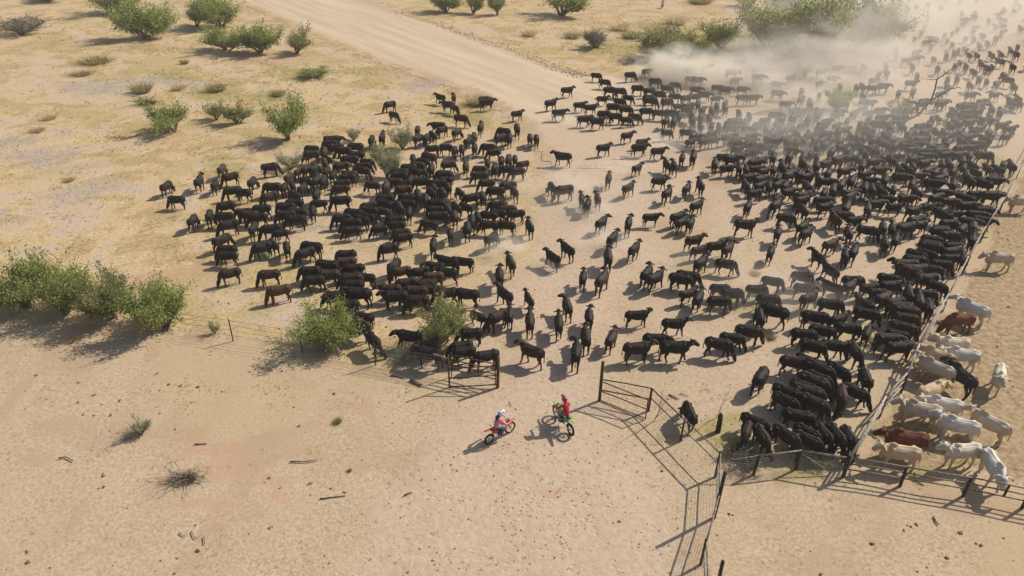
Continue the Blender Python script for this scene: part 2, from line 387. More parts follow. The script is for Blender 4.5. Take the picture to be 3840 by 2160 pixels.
# ------------------------------------------------------------------ cattle
def cow_mesh(name, pose='w', turn=0.0, gait=0, brahman=False, dec=0.4):
    b = MB(); k = 1.0
    T = [(-.77, .985, .08, .10), (-.73, .97, .185, .20), (-.61, .95, .225, .265), (-.42, .93, .215, .275), (-.20, .90, .255, .305), (.06, .885, .288, .325),
         (.28, .90, .262, .325), (.46, .925, .232, .305), (.57, .945, .185, .25), (.66, .97, .12, .16)]
    T = [(x, z-.012, ry*1.04, rz*1.05) for x, z, ry, rz in T]
    b.tube([(-.72, 0, 1.14), (-.5, 0, 1.195), (-.2, 0, 1.185), (.1, 0, 1.185), (.36, 0, 1.215), (.5, 0, 1.18)], [.05, .055, .05, .05, .06, .05], 8)
    for s in (-1, 1):
        b.ell((-.50, s*.185, 1.095), (.11, .065, .075)); b.ell((.38, s*.165, 1.02), (.10, .085, .19)); b.ell((-.60, s*.15, .86), (.14, .10, .20))
    b.tube([(x, 0, z) for x, z, _, _ in T], [(ry, rz) for _, _, ry, rz in T], 14)
    if pose == 'g':
        N = [(.44, .98), (.60, .87), (.72, .68), (.79, .52)]; NR = [(.19, .28), (.15, .215), (.12, .155), (.10, .12)]
        Hd = [(.75, .55), (.83, .45), (.91, .29), (.96, .16), (.98, .09), (.985, .05)]
    elif pose == 'h':
        N = [(.44, .99), (.60, 1.01), (.73, 1.02), (.82, 1.03)]; NR = [(.19, .28), (.15, .215), (.125, .165), (.105, .13)]
        Hd = [(.79, 1.09), (.89, 1.04), (1.02, .93), (1.11, .85), (1.16, .80), (1.175, .78)]
    else:
        N = [(.44, 1.01), (.59, 1.07), (.70, 1.12), (.78, 1.16)]; NR = [(.19, .28), (.15, .215), (.125, .165), (.105, .13)]
        Hd = [(.74, 1.24), (.85, 1.22), (.99, 1.14), (1.10, 1.07), (1.15, 1.03), (1.17, 1.02)]
    HR = [(.11, .10), (.15, .145), (.125, .12), (.105, .095), (.098, .085), (.065, .06)]
    if brahman: HR = [(a_*1.06, b_*1.06) for a_, b_ in HR]
    def yaw(pt):
        x, y, z = pt; a = turn*min(1, max(0, (x-.5)/.45)); dx = x-.5
        return (.5+dx*math.cos(a)-y*math.sin(a), dx*math.sin(a)+y*math.cos(a), z)
    b.tube([yaw((x, 0, z)) for x, z in N], NR, 12)
    b.tube([yaw((x, 0, z)) for x, z in Hd], HR, 10)
    poll = np.array([Hd[0][0]+.02, Hd[0][1]+.03]); hd = np.array([Hd[2][0]-Hd[0][0], Hd[2][1]-Hd[0][1]]); hd /= np.linalg.norm(hd)
    for s in (-1, 1):
        e = (poll[0]-hd[0]*.0, poll[1])
        if brahman: ear = [(e[0], s*.09, e[1]), (e[0], s*.22, e[1]-.02), (e[0], s*.32, e[1]-.08), (e[0], s*.37, e[1]-.16)]; er = [(.035, .032), (.08, .032), (.075, .03), (.03, .024)]
        else: ear = [(e[0]+.02, s*.09, e[1]-.04), (e[0]+.01, s*.19, e[1]-.045), (e[0], s*.26, e[1]-.06), (e[0], s*.305, e[1]-.085)]; er = [(.035, .032), (.072, .032), (.066, .03), (.025, .024)]
        b.tube([yaw(p) for p in ear], er, 8)
        if brahman: b.tube([yaw(p) for p in [(e[0]-.02, s*.05, e[1]+.04), (e[0]-.04, s*.09, e[1]+.11), (e[0]-.05, s*.10, e[1]+.17)]], [.026, .022, .014], 6)
    if brahman:
        b.ell((.34, 0, 1.19), (.20, .10, .17))
        b.tube([(.66, 0, .72), (.60, 0, .56), (.45, 0, .50)], [(.035, .13), (.035, .12), (.03, .07)], 8)
        b.tube([yaw((N[2][0]-.03, 0, N[2][1]-.16)), yaw((.68, 0, .80)), (.60, 0, .62)], [(.03, .06), (.035, .12), (.035, .12)], 8)
    sw = {0: (0, 0, 0, 0), 1: (.17, -.15, -.16, .17), 2: (-.14, .17, .18, -.13), 3: (.06, -.05, -.07, .05), 4: (.25, .12, -.26, -.10), 5: (-.05, .10, .02, -.12)}[gait]
    for s, f, h in ((1, sw[0], sw[2]), (-1, sw[1], sw[3])):
        y = s*.135
        lift = .05 if f > .12 else 0
        b.tube([(.42, y*1.0, .98), (.43+.12*f, y*1.0, .70), (.43+.55*f, y, .42), (.42+f*.85, y, .13+lift), (.43+f, y, .05+lift), (.45+f, y, lift)],
               [(.085, .16), (.08, .108), (.058, .064), (.041, .045), (.05, .055), (.052, .066)], 8)
        lift = .05 if h > .12 else 0
        b.tube([(-.54, y*1.05, 1.0), (-.53+.15*h, y*1.1, .78), (-.47+.35*h, y*1.05, .60), (-.58+.6*h, y, .36), (-.555+.92*h, y, .12+lift), (-.54+h, y, .05+lift), (-.52+h, y, lift)],
               [(.09, .19), (.105, .18), (.078, .115), (.05, .06), (.041, .045), (.05, .055), (.052, .066)], 8)
    tw = .05*math.sin(gait*2.1+turn*3)
    b.tube([(-.74, 0, 1.12), (-.81, tw*.3, 1.0), (-.82, tw*.7, .77), (-.81, tw, .57), (-.80, tw, .42)], [.03, .026, .022, .036, .024], 6)
    return fuse(b, 0.024, dec, 1, name)
def coat_material(name, dark, light, dusty, attr=False, lo=.62, hi=1.0):
    t = NT(name)
    r = t.attr('tint') if attr else t.orand()
    c = t.mix(t.ramp(r, lo, hi), dark, light)
    oc = t.objc() if not attr else t.pos()
    nz = t.noise(oc, 5.0, 4, 0.6)
    c = t.mix(t.math('MULTIPLY', t.ramp(nz, .45, .75), .35), c, light)
    # dust that has settled on the animal's back
    g = t.n('ShaderNodeSeparateXYZ'); t.l(oc, g.inputs[0])
    up = t.ramp(g.outputs[2], .85, 1.3)
    c = t.mix(t.math('MULTIPLY', up, t.math('MULTIPLY', t.ramp(nz, .35, .8), .34)), c, dusty)
    fine = t.noise(oc, 30, 2)
    t.bsdf(c, t.math('ADD', .50, t.math('MULTIPLY', fine, .4)), 0.20, normal=t.bump(t.noise(oc, 7, 5, .65), .45, .05))
    return t.m
M_BLACK = coat_material('black_coat', (.0075, .0064, .0056), (.040, .0195, .0115), (.070, .050, .036), False, .60, 1.05)
M_BROWNISH = coat_material('dark_brown_coat', (.045, .021, .011), (.07, .035, .018), (.10, .065, .04))
M_BLACKM = coat_material('black_coat_mob', (.010, .0085, .0075), (.042, .022, .013), (.070, .050, .036), True, .55, 1.05)
CV = {}
for pz, gs, ts in (('w', (1, 2, 3, 0, 4, 5), (0.0, .35, -.35, .15, -.1, .6)), ('h', (1, 2, 3, 4, 5), (0.0, -.2, .25, .1, -.5)), ('g', (3, 2, 0, 1, 5, 3), (0.05, -.3, .35, 0, -.6, .55))):
    CV[pz] = [cow_mesh('cow_'+pz+str(i), pz, t_, g_) for i, (g_, t_) in enumerate(zip(gs, ts))]
LOW = {}
for pz in CV:
    LOW[pz] = []
    for me0 in CV[pz][:2]:
        o = bpy.data.objects.new('tmp', me0); COL.objects.link(o); dm = o.modifiers.new('d', 'DECIMATE'); dm.ratio = 0.22
        dg = bpy.context.evaluated_depsgraph_get(); dg.update()
        r = bpy.data.meshes.new_from_object(o.evaluated_get(dg)); bpy.data.objects.remove(o)
        V = arrays(r); r.calc_loop_triangles(); Tn = np.empty(len(r.loop_triangles)*3, np.int32); r.loop_triangles.foreach_get('vertices', Tn)
        LOW[pz].append((V, Tn.reshape(-1, 3)))

# every animal seen in the photograph: view window (origin, scale), then x, y of its trunk, heading (0 right, 90 away, 180 left, 270 nearer), pose
VIEWS = [
 ((960, 0, .37267), 'g', "1345 1060 215,1390 1160 325,2000 1090 320,2065 1205 345,1870 1310 225,2020 1340 60,1625 1310 90,1165 1420 90,2190 1380 90,2140 1420 60,2490 1330 170,2460 1400 45,2550 1400 90,1720 1390 90,1770 1370 120,1640 1400 60"),
 ((960, 0, .37267), 'w', "1855 985 150,1990 990 90,2325 1045 10,2260 1290 85,1270 1395 90"),
 ((960, 0, .37267), 'h', "1930 1060 170,2300 1000 0,1830 1275 175,775 1430 10"),
 ((1920, 0, .37267), 'w', "50 1150 20,555 920 15,390 1050 30,475 1150 5,680 1065 5,790 1090 10,910 1000 5,725 1210 10,860 1235 5,1160 1370 30,1310 1430 10,1545 1230 60,1625 1240 70,1680 1180 80"),
 ((1920, 0, .37267), 'g', "50 1310 95,180 1400 90,245 1410 90,850 765 345,935 835 340,1190 765 10,985 920 0,1080 930 0,1265 900 0,1385 920 30,1170 985 345,1085 1025 350,1390 1030 0,1380 990 0,1020 1085 0,1150 1110 0,930 1160 0,1040 1180 0,1150 1210 10,1240 1180 340,1350 1130 0,1480 1145 350,1560 1340 20,1600 1150 0,1480 960 0,1560 900 10,1440 830 0,1700 1080 0,1560 1040 20,1640 980 0,1640 860 0"),
 ((0, 540, .37267), 'g', "1675 430 75,1775 565 180,2165 410 95,2235 260 85,2315 340 215,2540 390 90,2340 490 205,2275 635 200,1940 770 95,2110 730 95,2260 745 185,2450 680 190,2510 725 190,2295 830 225,2550 860 95,2235 975 60,2285 1070 180,2290 1130 185,2310 1310 200"),
 ((0, 540, .37267), 'w', "2005 385 92"),
 ((0, 540, .37267), 'h', "2440 490 178"),
 ((960, 540, .37267), 'g', "50 665 190,20 740 190,145 245 20,560 55 180,560 120 195,690 90 90,745 10 180,800 50 190,880 85 180,1000 40 185,1010 125 180,945 175 180,1120 180 0,1090 225 0,1060 280 350,720 150 140,690 200 110,860 230 200,330 330 80,435 280 80,515 265 80,590 260 80,715 280 90,780 320 90,940 310 185,920 350 185,870 395 190,850 460 185,510 380 340,610 380 90,680 380 90,180 450 185,285 430 95,350 420 120,470 450 90,130 540 215,380 520 150,610 520 90,385 600 185,300 640 185,300 720 190,420 690 180,400 770 185,570 680 110,630 600 185,855 590 180,150 870 200,245 890 190,75 1050 215,155 1020 130,310 1050 110,490 1110 215,560 1050 170,905 1130 190,720 1240 180,890 1210 190,980 1265 185,130 1320 190,540 1290 190,730 1330 180,580 1380 190,960 1370 185,970 1430 180"),
 ((960, 540, .37267), 'g', "1170 420 170,1310 440 90,1300 555 185,1480 470 200,1400 390 180,1450 300 185,1440 330 185,1540 240 180,1620 230 170,1680 180 160,1740 150 150,1580 160 100,1600 290 150,1550 370 90,1700 280 90,1765 270 90,1680 400 185,1810 400 180,1890 300 180,1890 330 180,1900 370 180,1930 440 110,1790 460 110,1770 500 120,1870 500 110,1935 215 30,1610 540 100,1710 570 95,1540 560 180,1520 600 185,1300 620 150,1280 680 150,1130 630 200,1440 660 110,1540 690 95,1810 610 170,1810 665 185,1920 660 110,1830 740 190,1745 810 160,2000 740 95,2020 640 120,2100 640 150,860 760 190,990 710 170,1110 740 170,1060 770 150,960 810 185,960 870 190,1130 690 180,1250 850 190,1400 780 180,1400 830 180,1460 890 190,1480 950 190,1330 1060 195,1955 900 95,2130 860 95,2170 790 100,2230 740 100"),
 ((960, 540, .37267), 'g', "2360 820 180,2500 830 160,2340 720 170,2440 690 180,2510 690 180,2370 960 60,2420 620 185,2160 550 190,2280 530 95,2320 400 185,2410 490 180,2530 440 200,2050 490 120,2110 230 90,2250 320 185,2250 250 180,2330 200 90,2400 250 90,2390 90 180,2470 180 90,2540 170 90,2540 270 180,1780 50 185,1900 40 180,2000 60 90,2070 60 90,2200 50 90,2330 40 180,1640 1290 195,1460 1290 205,1385 1240 255,1790 1330 185,1500 1410 210,1720 1380 185,1700 1420 185"),
 ((960, 540, .37267), 'h', "2090 1190 165,1810 1220 178,1920 1220 165,1910 1320 165,1100 1350 172"),
 ((960, 540, .37267), 'w', "1785 1030 95,2450 1340 95,2560 1210 110"),
 ((1920, 540, .37267), 'w', "510 145 165,175 840 95,555 1070 125,410 1150 130,30 1230 130,700 570 85,760 620 75,860 560 95,970 360 80,920 50 20,1280 50 5,1470 80 15,1260 240 45,1555 220 95,1630 230 90,1710 150 75,1170 450 45,1480 380 5,1560 510 55,900 800 55,1400 740 5,1170 820 75,1010 970 60,1230 1070 60,965 1160 85,715 1350 80,905 1390 60,1355 1320 55,1440 1370 50"),
 ((1920, 540, .37267), 'g', "110 200 210,30 160 90,50 280 190,400 450 100,520 490 200,20 490 100,40 710 190,1700 1370 345"),
 ((1920, 540, .37267), 'w', "1670 740 30,1710 800 40"),
 ((960, 1080, .37267), 'g', "230 40 200,800 100 185,920 180 190,1080 300 165,1050 390 150,1190 540 305,1700 590 190,2060 590 200,2080 650 200,2310 700 195,2150 470 190,2240 280 325,2440 310 225,1600 60 180,1620 140 180,1920 70 185,1760 20 175"),
 ((960, 1080, .37267), 'h', "1030 90 175,1540 500 170,1740 690 165,1400 110 185,1350 30 185,2110 80 170"),
 ((960, 1080, .37267), 'w', "2540 270 85,2500 80 130"),
 ((1920, 1080, .37267), 'w', "170 110 110,180 350 85,555 190 95,470 370 85,775 300 82,740 510 95,645 670 85,1000 510 65,1260 280 5,1630 370 355,1260 630 10,1640 630 350,200 660 150"),
 ((1920, 1080, .37267), 'h', "1450 530 350"),
 ((1920, 1080, .37267), 'g', "1780 1270 100"),
 ((2640, 1540, .2562), 'g', "750 170 322,620 320 250,850 400 275,1240 370 308,1500 450 318,1580 350 312,1720 370 285,1920 400 275,2090 430 275"),
 ((2800, 1260, .24845), 'g', "730 420 350,930 390 325,1080 550 320,1090 680 315,1000 770 318,880 790 325,620 900 320,590 1010 315,920 890 330,1010 1040 315,780 1250 350,210 640 55,1390 560 300,1640 270 278,1780 660 85,1640 860 322,1420 960 262"),
 ((2800, 1260, .24845), 'h', "2300 200 5,2130 70 350"),
 ((2560, 1000, .24845), 'g', "1360 230 350,1800 170 0,1830 320 355,570 340 355,740 430 355,550 550 0,1120 350 5,1290 520 0,1370 720 140,2230 600 345,2000 790 350,1830 1040 350,2110 980 345,2500 950 0,1960 1230 340,2260 1210 340,1000 1010 345,750 1080 345,550 1200 345,1150 790 80"),
 ((2560, 1000, .24845), 'w', "2250 330 130,2500 290 40,90 410 20,230 480 65,1900 500 30,2360 800 20"),
 ((2880, 1080, .37267), 'g', "1390 320 340,1360 420 335,1310 470 340,860 420 0,990 280 340,1380 260 340"),
 ((2880, 1080, .37267), 'h', "990 460 60,1570 190 70"),
 ((3140, 840, .24845), 'g', "450 120 350,1570 80 350,1540 130 350,1700 200 355,1680 20 0,1870 110 40,2040 80 60,1430 260 340,1420 330 335,1400 390 340,1750 340 0,1200 490 320,1350 480 315,1690 530 180,1570 620 345,1160 590 345,1430 690 325,780 830 340,1500 950 310,250 900 0,480 970 20,620 1050 355,1330 1090 0,690 1130 30,870 1190 20,950 1280 345,1000 1380 340,1100 1440 338,350 1380 330"),
 ((3140, 840, .24845), 'w', "160 160 70,680 80 65,820 100 65,1020 110 20,1230 30 10,870 260 60,710 310 65,190 440 65,2030 270 60,1730 430 10,1880 560 65,1030 660 180,1180 700 190,1080 770 130,800 950 10,1350 860 190,1070 1080 75,1290 1200 70,400 1220 120,80 1430 20"),
 ((2560, 740, .24845), 'w', "210 140 40,110 400 60,980 160 60,1400 150 45,1800 60 15,2150 170 15,2460 200 60,2290 360 100,940 450 355,1430 560 65,1810 470 45,1860 570 40,1330 830 65,2500 560 70,2230 720 30,2040 920 100,2230 1130 110,2500 880 65,170 670 15,120 690 20,250 800 25,510 760 20,680 800 45,270 1020 50"),
 ((2560, 740, .24845), 'g', "1815 220 90,1560 330 345,2440 300 350,660 1020 345,80 1230 345"),
 ((2560, 380, .24845), 'w', "155 870 70,260 1290 85,60 1330 50,480 970 75,1500 1040 75,950 1290 100,1870 1170 20,2530 560 80,2400 730 15"),
 ((2560, 380, .24845), 'h', "130 230 85,270 270 80,150 320 85,400 270 80,270 390 80,60 130 20,230 80 80,300 150 60,430 170 80,510 110 80,640 120 80,430 400 70,545 400 80,845 200 80,1000 240 80,760 320 15,740 380 5,720 440 0,940 330 60,930 420 70,680 560 40,440 490 30,480 590 20,330 620 30,200 560 20,120 620 30,60 480 0,820 600 30,1060 420 20,1050 530 10,1030 620 20,800 680 0,830 740 20,1030 790 10,1100 700 0,1260 720 10,1200 880 20,1360 880 70,1340 760 60,620 850 355,740 910 20,670 1020 5,850 1030 80,960 1050 75,1090 960 20,1100 1040 10,1220 1060 30,1360 1040 80,1610 1030 60,1600 880 60,1650 760 330,1620 650 40,1720 640 60,1800 600 85,1900 480 70,1920 540 20,1470 460 80,1590 440 40,1370 460 80,1250 440 80,1400 230 0,1670 160 40,1660 280 40,1910 90 80,1910 240 60,2020 250 70,1880 310 60,1790 390 40,2070 420 30,2170 320 25,2480 310 60"),
 ((2560, 380, .24845), 'h', "2080 500 10,2160 540 20,1980 610 60,2120 620 40,2230 600 40,2380 620 40,2020 720 60,2150 680 50,2480 770 60,2240 800 60,1930 800 60,2020 860 75,1800 960 80,1890 1060 60,2010 1020 70,2160 970 25,2340 930 30,2530 890 10,2440 1080 20,1650 1100 20,1740 1110 60,1570 1120 40,1440 1180 50,1160 1190 30,1010 1190 15,1190 1290 40,1300 1300 80,1430 1290 40,1520 1290 60,1880 1320 95,2150 1220 5,2060 1180 80,2440 1210 45,2540 1230 60,1080 1400 20,1600 1390 25,1840 1420 5,2130 1400 60,2260 1370 70,2530 1420 20"),
 ((3200, 380, .24845), 'w', "1870 180 20,2200 200 60,2480 50 75,2240 390 10,2350 440 10,2300 550 25,1970 370 55,2080 150 70,2360 1000 75,880 1270 60"),
 ((3200, 380, .24845), 'g', "1880 660 350,1970 850 350"),
 ((3200, 380, .24845), 'h', "120 130 30,230 180 20,400 170 20,660 150 0,830 170 30,820 50 20,1040 60 10,1310 60 20,1650 110 350,1750 80 350,1880 80 20,2380 50 80,1510 230 340,1620 260 330,1460 400 75,1560 370 80,1350 460 65,1240 480 80,1590 480 50,1800 460 75,2070 560 55,910 470 80,1000 400 20,1070 500 30,850 580 80,1010 610 20,690 270 0,100 430 70,180 440 80,290 470 60,550 440 70,60 580 60,140 590 60,320 620 50,420 640 75,500 580 80,590 600 20,700 620 30,480 680 75,600 700 50,810 720 350,900 760 20,1000 770 0,1190 710 30,1290 720 20,1310 770 10,1600 740 20,1390 840 15,1560 840 20,1740 860 60,630 830 5,1090 850 0,240 770 100,360 760 70,140 830 80,50 890 60,450 880 60,560 920 80,910 910 10,1060 970 30,1330 980 70,1430 980 70,1640 930 60,1660 1020 60,2020 1030 80,2180 1040 110,2280 970 60,1840 1080 110,1780 1000 90,1500 1070 40,1340 1130 60,1230 1100 50,1110 1070 30,900 1010 75,800 1050 95,690 1040 90,720 1170 340,390 1070 10,180 1110 15,130 1010 60,260 1190 0,470 1230 60,460 1310 110,60 1310 40,180 1350 60,270 1360 70,390 1380 100,590 1340 70,1760 1230 70,1700 1120 60,1940 1280 120,2130 1220 340,1340 1400 350,1640 1430 60,1840 1420 0,2100 1430 0"),
 ((2880, 540, .37267), 'w', "75 620 30,350 540 15,1000 670 70,1270 640 355,1620 640 5,1490 800 15,780 650 80,1150 850 65,1240 880 60"),
 ((2880, 540, .37267), 'h', "550 520 80,640 500 80,810 550 40,670 770 95,770 730 0,870 770 10,1200 560 340,1760 520 350,1680 560 30,1820 590 0,1980 570 140,2090 530 0,2230 540 350,1750 740 120,1890 700 0,2000 650 350,2170 690 350,2090 730 345,2030 790 345,2150 790 330,1830 830 0,880 1400 0,1000 880 350"),
 ((3200, 40, .24845), 'w', "690 230 70,2040 180 75,2150 250 90,2260 240 90,2520 290 80,2080 680 85,2220 680 80,1920 830 75,2420 1180 60,2480 1350 80,1640 50 80,1840 50 85"),
 ((3200, 40, .24845), 'h', "400 60 80,900 190 70,1120 120 60,1080 240 50,1030 340 50,750 420 80,920 430 60,1200 450 120,1370 390 60,1570 290 60,1490 350 50,1420 450 70,1800 330 80,1690 420 70,1810 440 60,1490 520 70,1950 390 85,2220 380 70,2140 450 60,2020 510 80,1900 540 75,2480 550 60,2450 680 80,1860 690 80,1750 690 80,1690 590 80,1590 600 60,950 640 20,950 720 5,800 760 0,1210 740 75,1400 700 70,1520 660 70,1600 800 70,1690 870 70,1530 850 60,1270 890 70,2010 900 85,2090 860 70,2400 870 80,1810 940 80,1890 1060 70,2010 1080 75,2250 980 50,2320 1070 120,2160 1120 40,1750 1150 70,1770 1290 10,2130 1280 10,2380 1380 85,1340 1390 15,1060 1380 20,900 1240 60,680 1270 60,500 960 80,380 980 60,300 1060 20,450 1160 0,280 1180 0,130 1170 80,40 1170 80,140 1300 85,150 1390 30,260 1400 20,1420 1060 60,1560 1050 70,1300 1280 30,960 1000 70,640 600 85,650 680 60"),
 ((2560, 60, .24845), 'h', "740 870 345,230 980 0,120 960 0,1140 960 5,1420 1040 355,1430 1180 340,900 1250 0,1070 1250 0,1790 1160 60,2070 1020 30,2370 1090 75,2060 1200 70,1920 1310 75,2330 800 10,2090 850 20,2260 950 0,1930 760 60,1850 860 60,1400 700 350,1250 680 0,850 720 0,640 1130 0,520 1080 0,200 1120 0,170 1230 0,500 1250 10,640 1330 60,330 1200 0,900 1110 0,60 1250 30,80 1380 20,560 1400 70,1550 1350 10,1780 1290 60,2480 1330 70"),
 ((2880, 0, .37267), 'h', "1310 60 80,1490 80 75,1610 60 80,1740 90 80,1930 20 80,2370 90 75,1470 200 70,2100 10 80,2250 -30 80,1800 -20 80,2500 20 80,1100 -30 60,1250 -20 70"),
]
BROWN = {(240, 1420), (230, 40), (1460, 1290), (1790, 1330), (720, 150), (690, 200)}
cows = []
for (ox, oy, sc), pz, txt in VIEWS:
    for it in txt.split(','):
        x, y, h = map(float, it.split())
        px_ = ox+x*sc; w = G(px_, oy+y*sc, 0.74)
        cows.append([w[0], w[1], R_(h+rng.normal(0, 4)), pz, (x, y) in BROWN and ox == 960, (0.91 if px_ < 1850 and pz == 'g' else 0.94)*rng.normal(1, .065)])
# one animal per place, then ease overlapping neighbours apart
kept = []
for c in cows:
    if all((c[0]-k_[0])**2+(c[1]-k_[1])**2 > 0.40**2 for k_ in kept): kept.append(c)
cows = kept
# the press of animals that the dust hides one from another
PACK = poly_w([(1800, 420), (1850, 345), (1990, 300), (2150, 300), (2300, 335), (2400, 290), (2470, 270), (2490, 340), (2450, 420), (2420, 510), (2310, 560), (2080, 565), (1930, 520)])
PACK2 = poly_w([(1600, 195), (1900, 175), (2060, 165), (2230, 175), (2330, 110), (2440, 50), (2600, 10), (2600, 200), (2430, 260), (2250, 330), (2000, 300), (1830, 330), (1700, 270)])
for poly, sep, n_try in ((PACK, 1.3, 9000), (PACK2, 3.2, 9000)):
    lo, hi = poly.min(0), poly.max(0); C_ = rng.uniform(lo, hi, (n_try, 2)); C_ = C_[inside(C_, poly)]
    have = [np.array(c[:2]) for c in cows]
    H_ = np.array(have)
    for p in C_:
        if np.min(np.hypot(*(H_-p).T)) > sep:
            H_ = np.vstack([H_, p]); cows.append([p[0], p[1], R_(rng.normal(38, 32)), 'h' if rng.random() < .7 else 'w', False, .94*rng.normal(1, .06)])
A = np.array([[c[0], c[1], c[2]] for c in cows])
A0 = A.copy()
for it in range(60):
    hv = np.stack([np.cos(A[:, 2]), np.sin(A[:, 2])], 1)
    D = np.concatenate([A[:, :2]+hv*o_ for o_ in (-.40, 0.0, .40)]); own = np.tile(np.arange(len(A)), 3)
    cell = {}
    for i, p in enumerate(D): cell.setdefault((int(p[0]//1), int(p[1]//1)), []).append(i)
    mv = np.zeros((len(A), 2))
    for i, p in enumerate(D):
        ci, cj = int(p[0]//1), int(p[1]//1)
        for a_ in (-1, 0, 1):
            for b_ in (-1, 0, 1):
                for j in cell.get((ci+a_, cj+b_), ()):
                    if own[j] == own[i]: continue
                    v = p-D[j]; q = math.hypot(*v)
                    if q < 0.50: mv[own[i]] += v/(q+1e-6)*(0.50-q)*0.25
    A[:, :2] += np.clip(mv, -.12, .12)
    A[:, :2] += (A0[:, :2]-A[:, :2])*0.01
for c, a in zip(cows, A): c[0], c[1] = a[0], a[1]
cows.sort(key=lambda c: (c[0]**2+c[1]**2))

LAND = [('by the round green bush', O(815, 830)), ('by the feathery bush', O(1115, 830)), ('behind the brown open gate', O(1190, 930)),
        ('between the two gates', O(1390, 900)), ('on the track beyond the gates', O(1400, 740)), ('on the dusty middle track', O(1480, 560)),
        ('on the pale road', O(1450, 300)), ('on the grazing mob\'s far edge', O(1150, 300)), ('in the grazing mob\'s middle', O(1080, 460)), ('in the grazing mob\'s near half', O(1000, 620)),
        ('by bushes inside the grazing mob', O(940, 420)), ('on the grazing mob\'s straw edge', O(560, 500)), ('in the row nearest the straw', O(640, 640)), ('behind the round green bush', O(880, 700)),
        ('in the corner by pen rails', O(2010, 1080)), ('in the row above pen corner', O(2010, 960)), ('beside the bent pen rail', O(2260, 850)), ('packed against the pen fence', O(2300, 660)),
        ('at the pen fence top', O(2430, 540)), ('beside the curved race', O(1730, 1050)), ('on dirt right of the gates', O(1680, 820)), ('between track and packed herd', O(1850, 700)),
        ('in the thin grey dust', O(1950, 800)), ('leading the packed herd', O(1900, 480)), ('amid the packed herd', O(2100, 460)), ('near the dead tree', O(2330, 330)), ('below the packed herd', O(2100, 600)),
        ('in the grazing mob\'s right flank', O(1280, 520)), ('in the grazing mob\'s left flank', O(780, 500)), ('above the feathery bush', O(1080, 720)), ('on the grazing mob\'s lower left', O(720, 640))]
ORD = ['', 'first', 'second', 'third', 'fourth', 'fifth', 'sixth', 'seventh', 'eighth', 'ninth', 'tenth', 'eleventh', 'twelfth', 'thirteenth', 'fourteenth', 'fifteenth', 'sixteenth', 'seventeenth', 'eighteenth', 'nineteenth', 'twentieth', 'twenty-first', 'twenty-second', 'twenty-third', 'twenty-fourth']
FACE = ['facing right', 'angled away rightward', 'facing away', 'angled away leftward', 'facing left', 'angled nearer leftward', 'facing the viewer', 'angled nearer rightward']
near, far = cows[:300], cows[300:]
klass = {}
for i, c in enumerate(near):
    p = np.array([c[0], c[1]])
    lm = min(range(len(LAND)), key=lambda k_: np.hypot(*(LAND[k_][1][:2]-p)))
    fc = FACE[int(round((math.degrees(c[2]) % 360)/45)) % 8]
    ps = {'g': 'grazing', 'h': 'head level', 'w': 'head raised'}[c[3]]
    klass.setdefault((lm, fc, ps, c[4]), []).append(i)
labels = {}
for (lm, fc, ps, br), ids in klass.items():
    ids.sort(key=lambda i: proj((near[i][0], near[i][1], .8))[0])
    base = ('brown' if br else 'black')+' cow, '+ps+', '+fc+', '+LAND[lm][0]
    for n_, i in enumerate(ids):
        labels[i] = base if len(ids) == 1 else base+', '+ORD[min(n_+1, 24)]+' from left'
cnt = 0
for i, c in enumerate(near):
    vs_ = CV[c[3]]; me0 = vs_[rng.integers(len(vs_))]
    nm = 'brown_cow' if c[4] else 'black_cow'
    if c[4]:
        key = me0.name+'_b'
        me0 = bpy.data.meshes.get(key) or me0.copy()
        if me0.name != key: me0.name = key; me0.materials.clear(); me0.materials.append(M_BROWNISH)
    elif not me0.materials: me0.materials.append(M_BLACK)
    o = bpy.data.objects.new(nm, me0); COL.objects.link(o)
    s_ = c[5]
    o.location = (c[0], c[1], -0.02); o.rotation_euler = (0, 0, c[2]); o.scale = (s_*1.0, s_*1.06*rng.normal(1, .05), s_*1.05*rng.normal(1, .025))
    tag(o, labels[i], 'cow', 'black cattle being mustered')
VV, FF, TT = [], [], []; base = 0
for c in far:
    V, T_ = LOW[c[3]][rng.integers(2)]; s_ = c[5]
    ca, sa = math.cos(c[2]), math.sin(c[2]); Vs = V*(s_*np.array([1.0, 1.08, 1.06]))
    VV.append(np.stack([c[0]+Vs[:, 0]*ca-Vs[:, 1]*sa, c[1]+Vs[:, 0]*sa+Vs[:, 1]*ca, Vs[:, 2]-.02], 1)); FF.append(T_+base); base += len(V)
    TT.append(np.full(len(V), rng.random()))
me = fast_mesh('distant_cattle', np.concatenate(VV), np.concatenate(FF)); point_attr(me, 'tint', np.concatenate(TT))
me.polygons.foreach_set('use_smooth', [True]*len(me.polygons))
tag(link('distant_cattle', me, None, None, M_BLACKM), 'mass of far black cattle blurring into the dust cloud', 'cattle', 'black cattle being mustered', 'stuff')
print('COWS', len(cows), 'near', len(near), 'far', len(far), 'stuff tris', len(me.polygons), 'cow tris', [len(m_.polygons) for m_ in CV['w']], 'max class', max(len(v) for v in klass.values()))

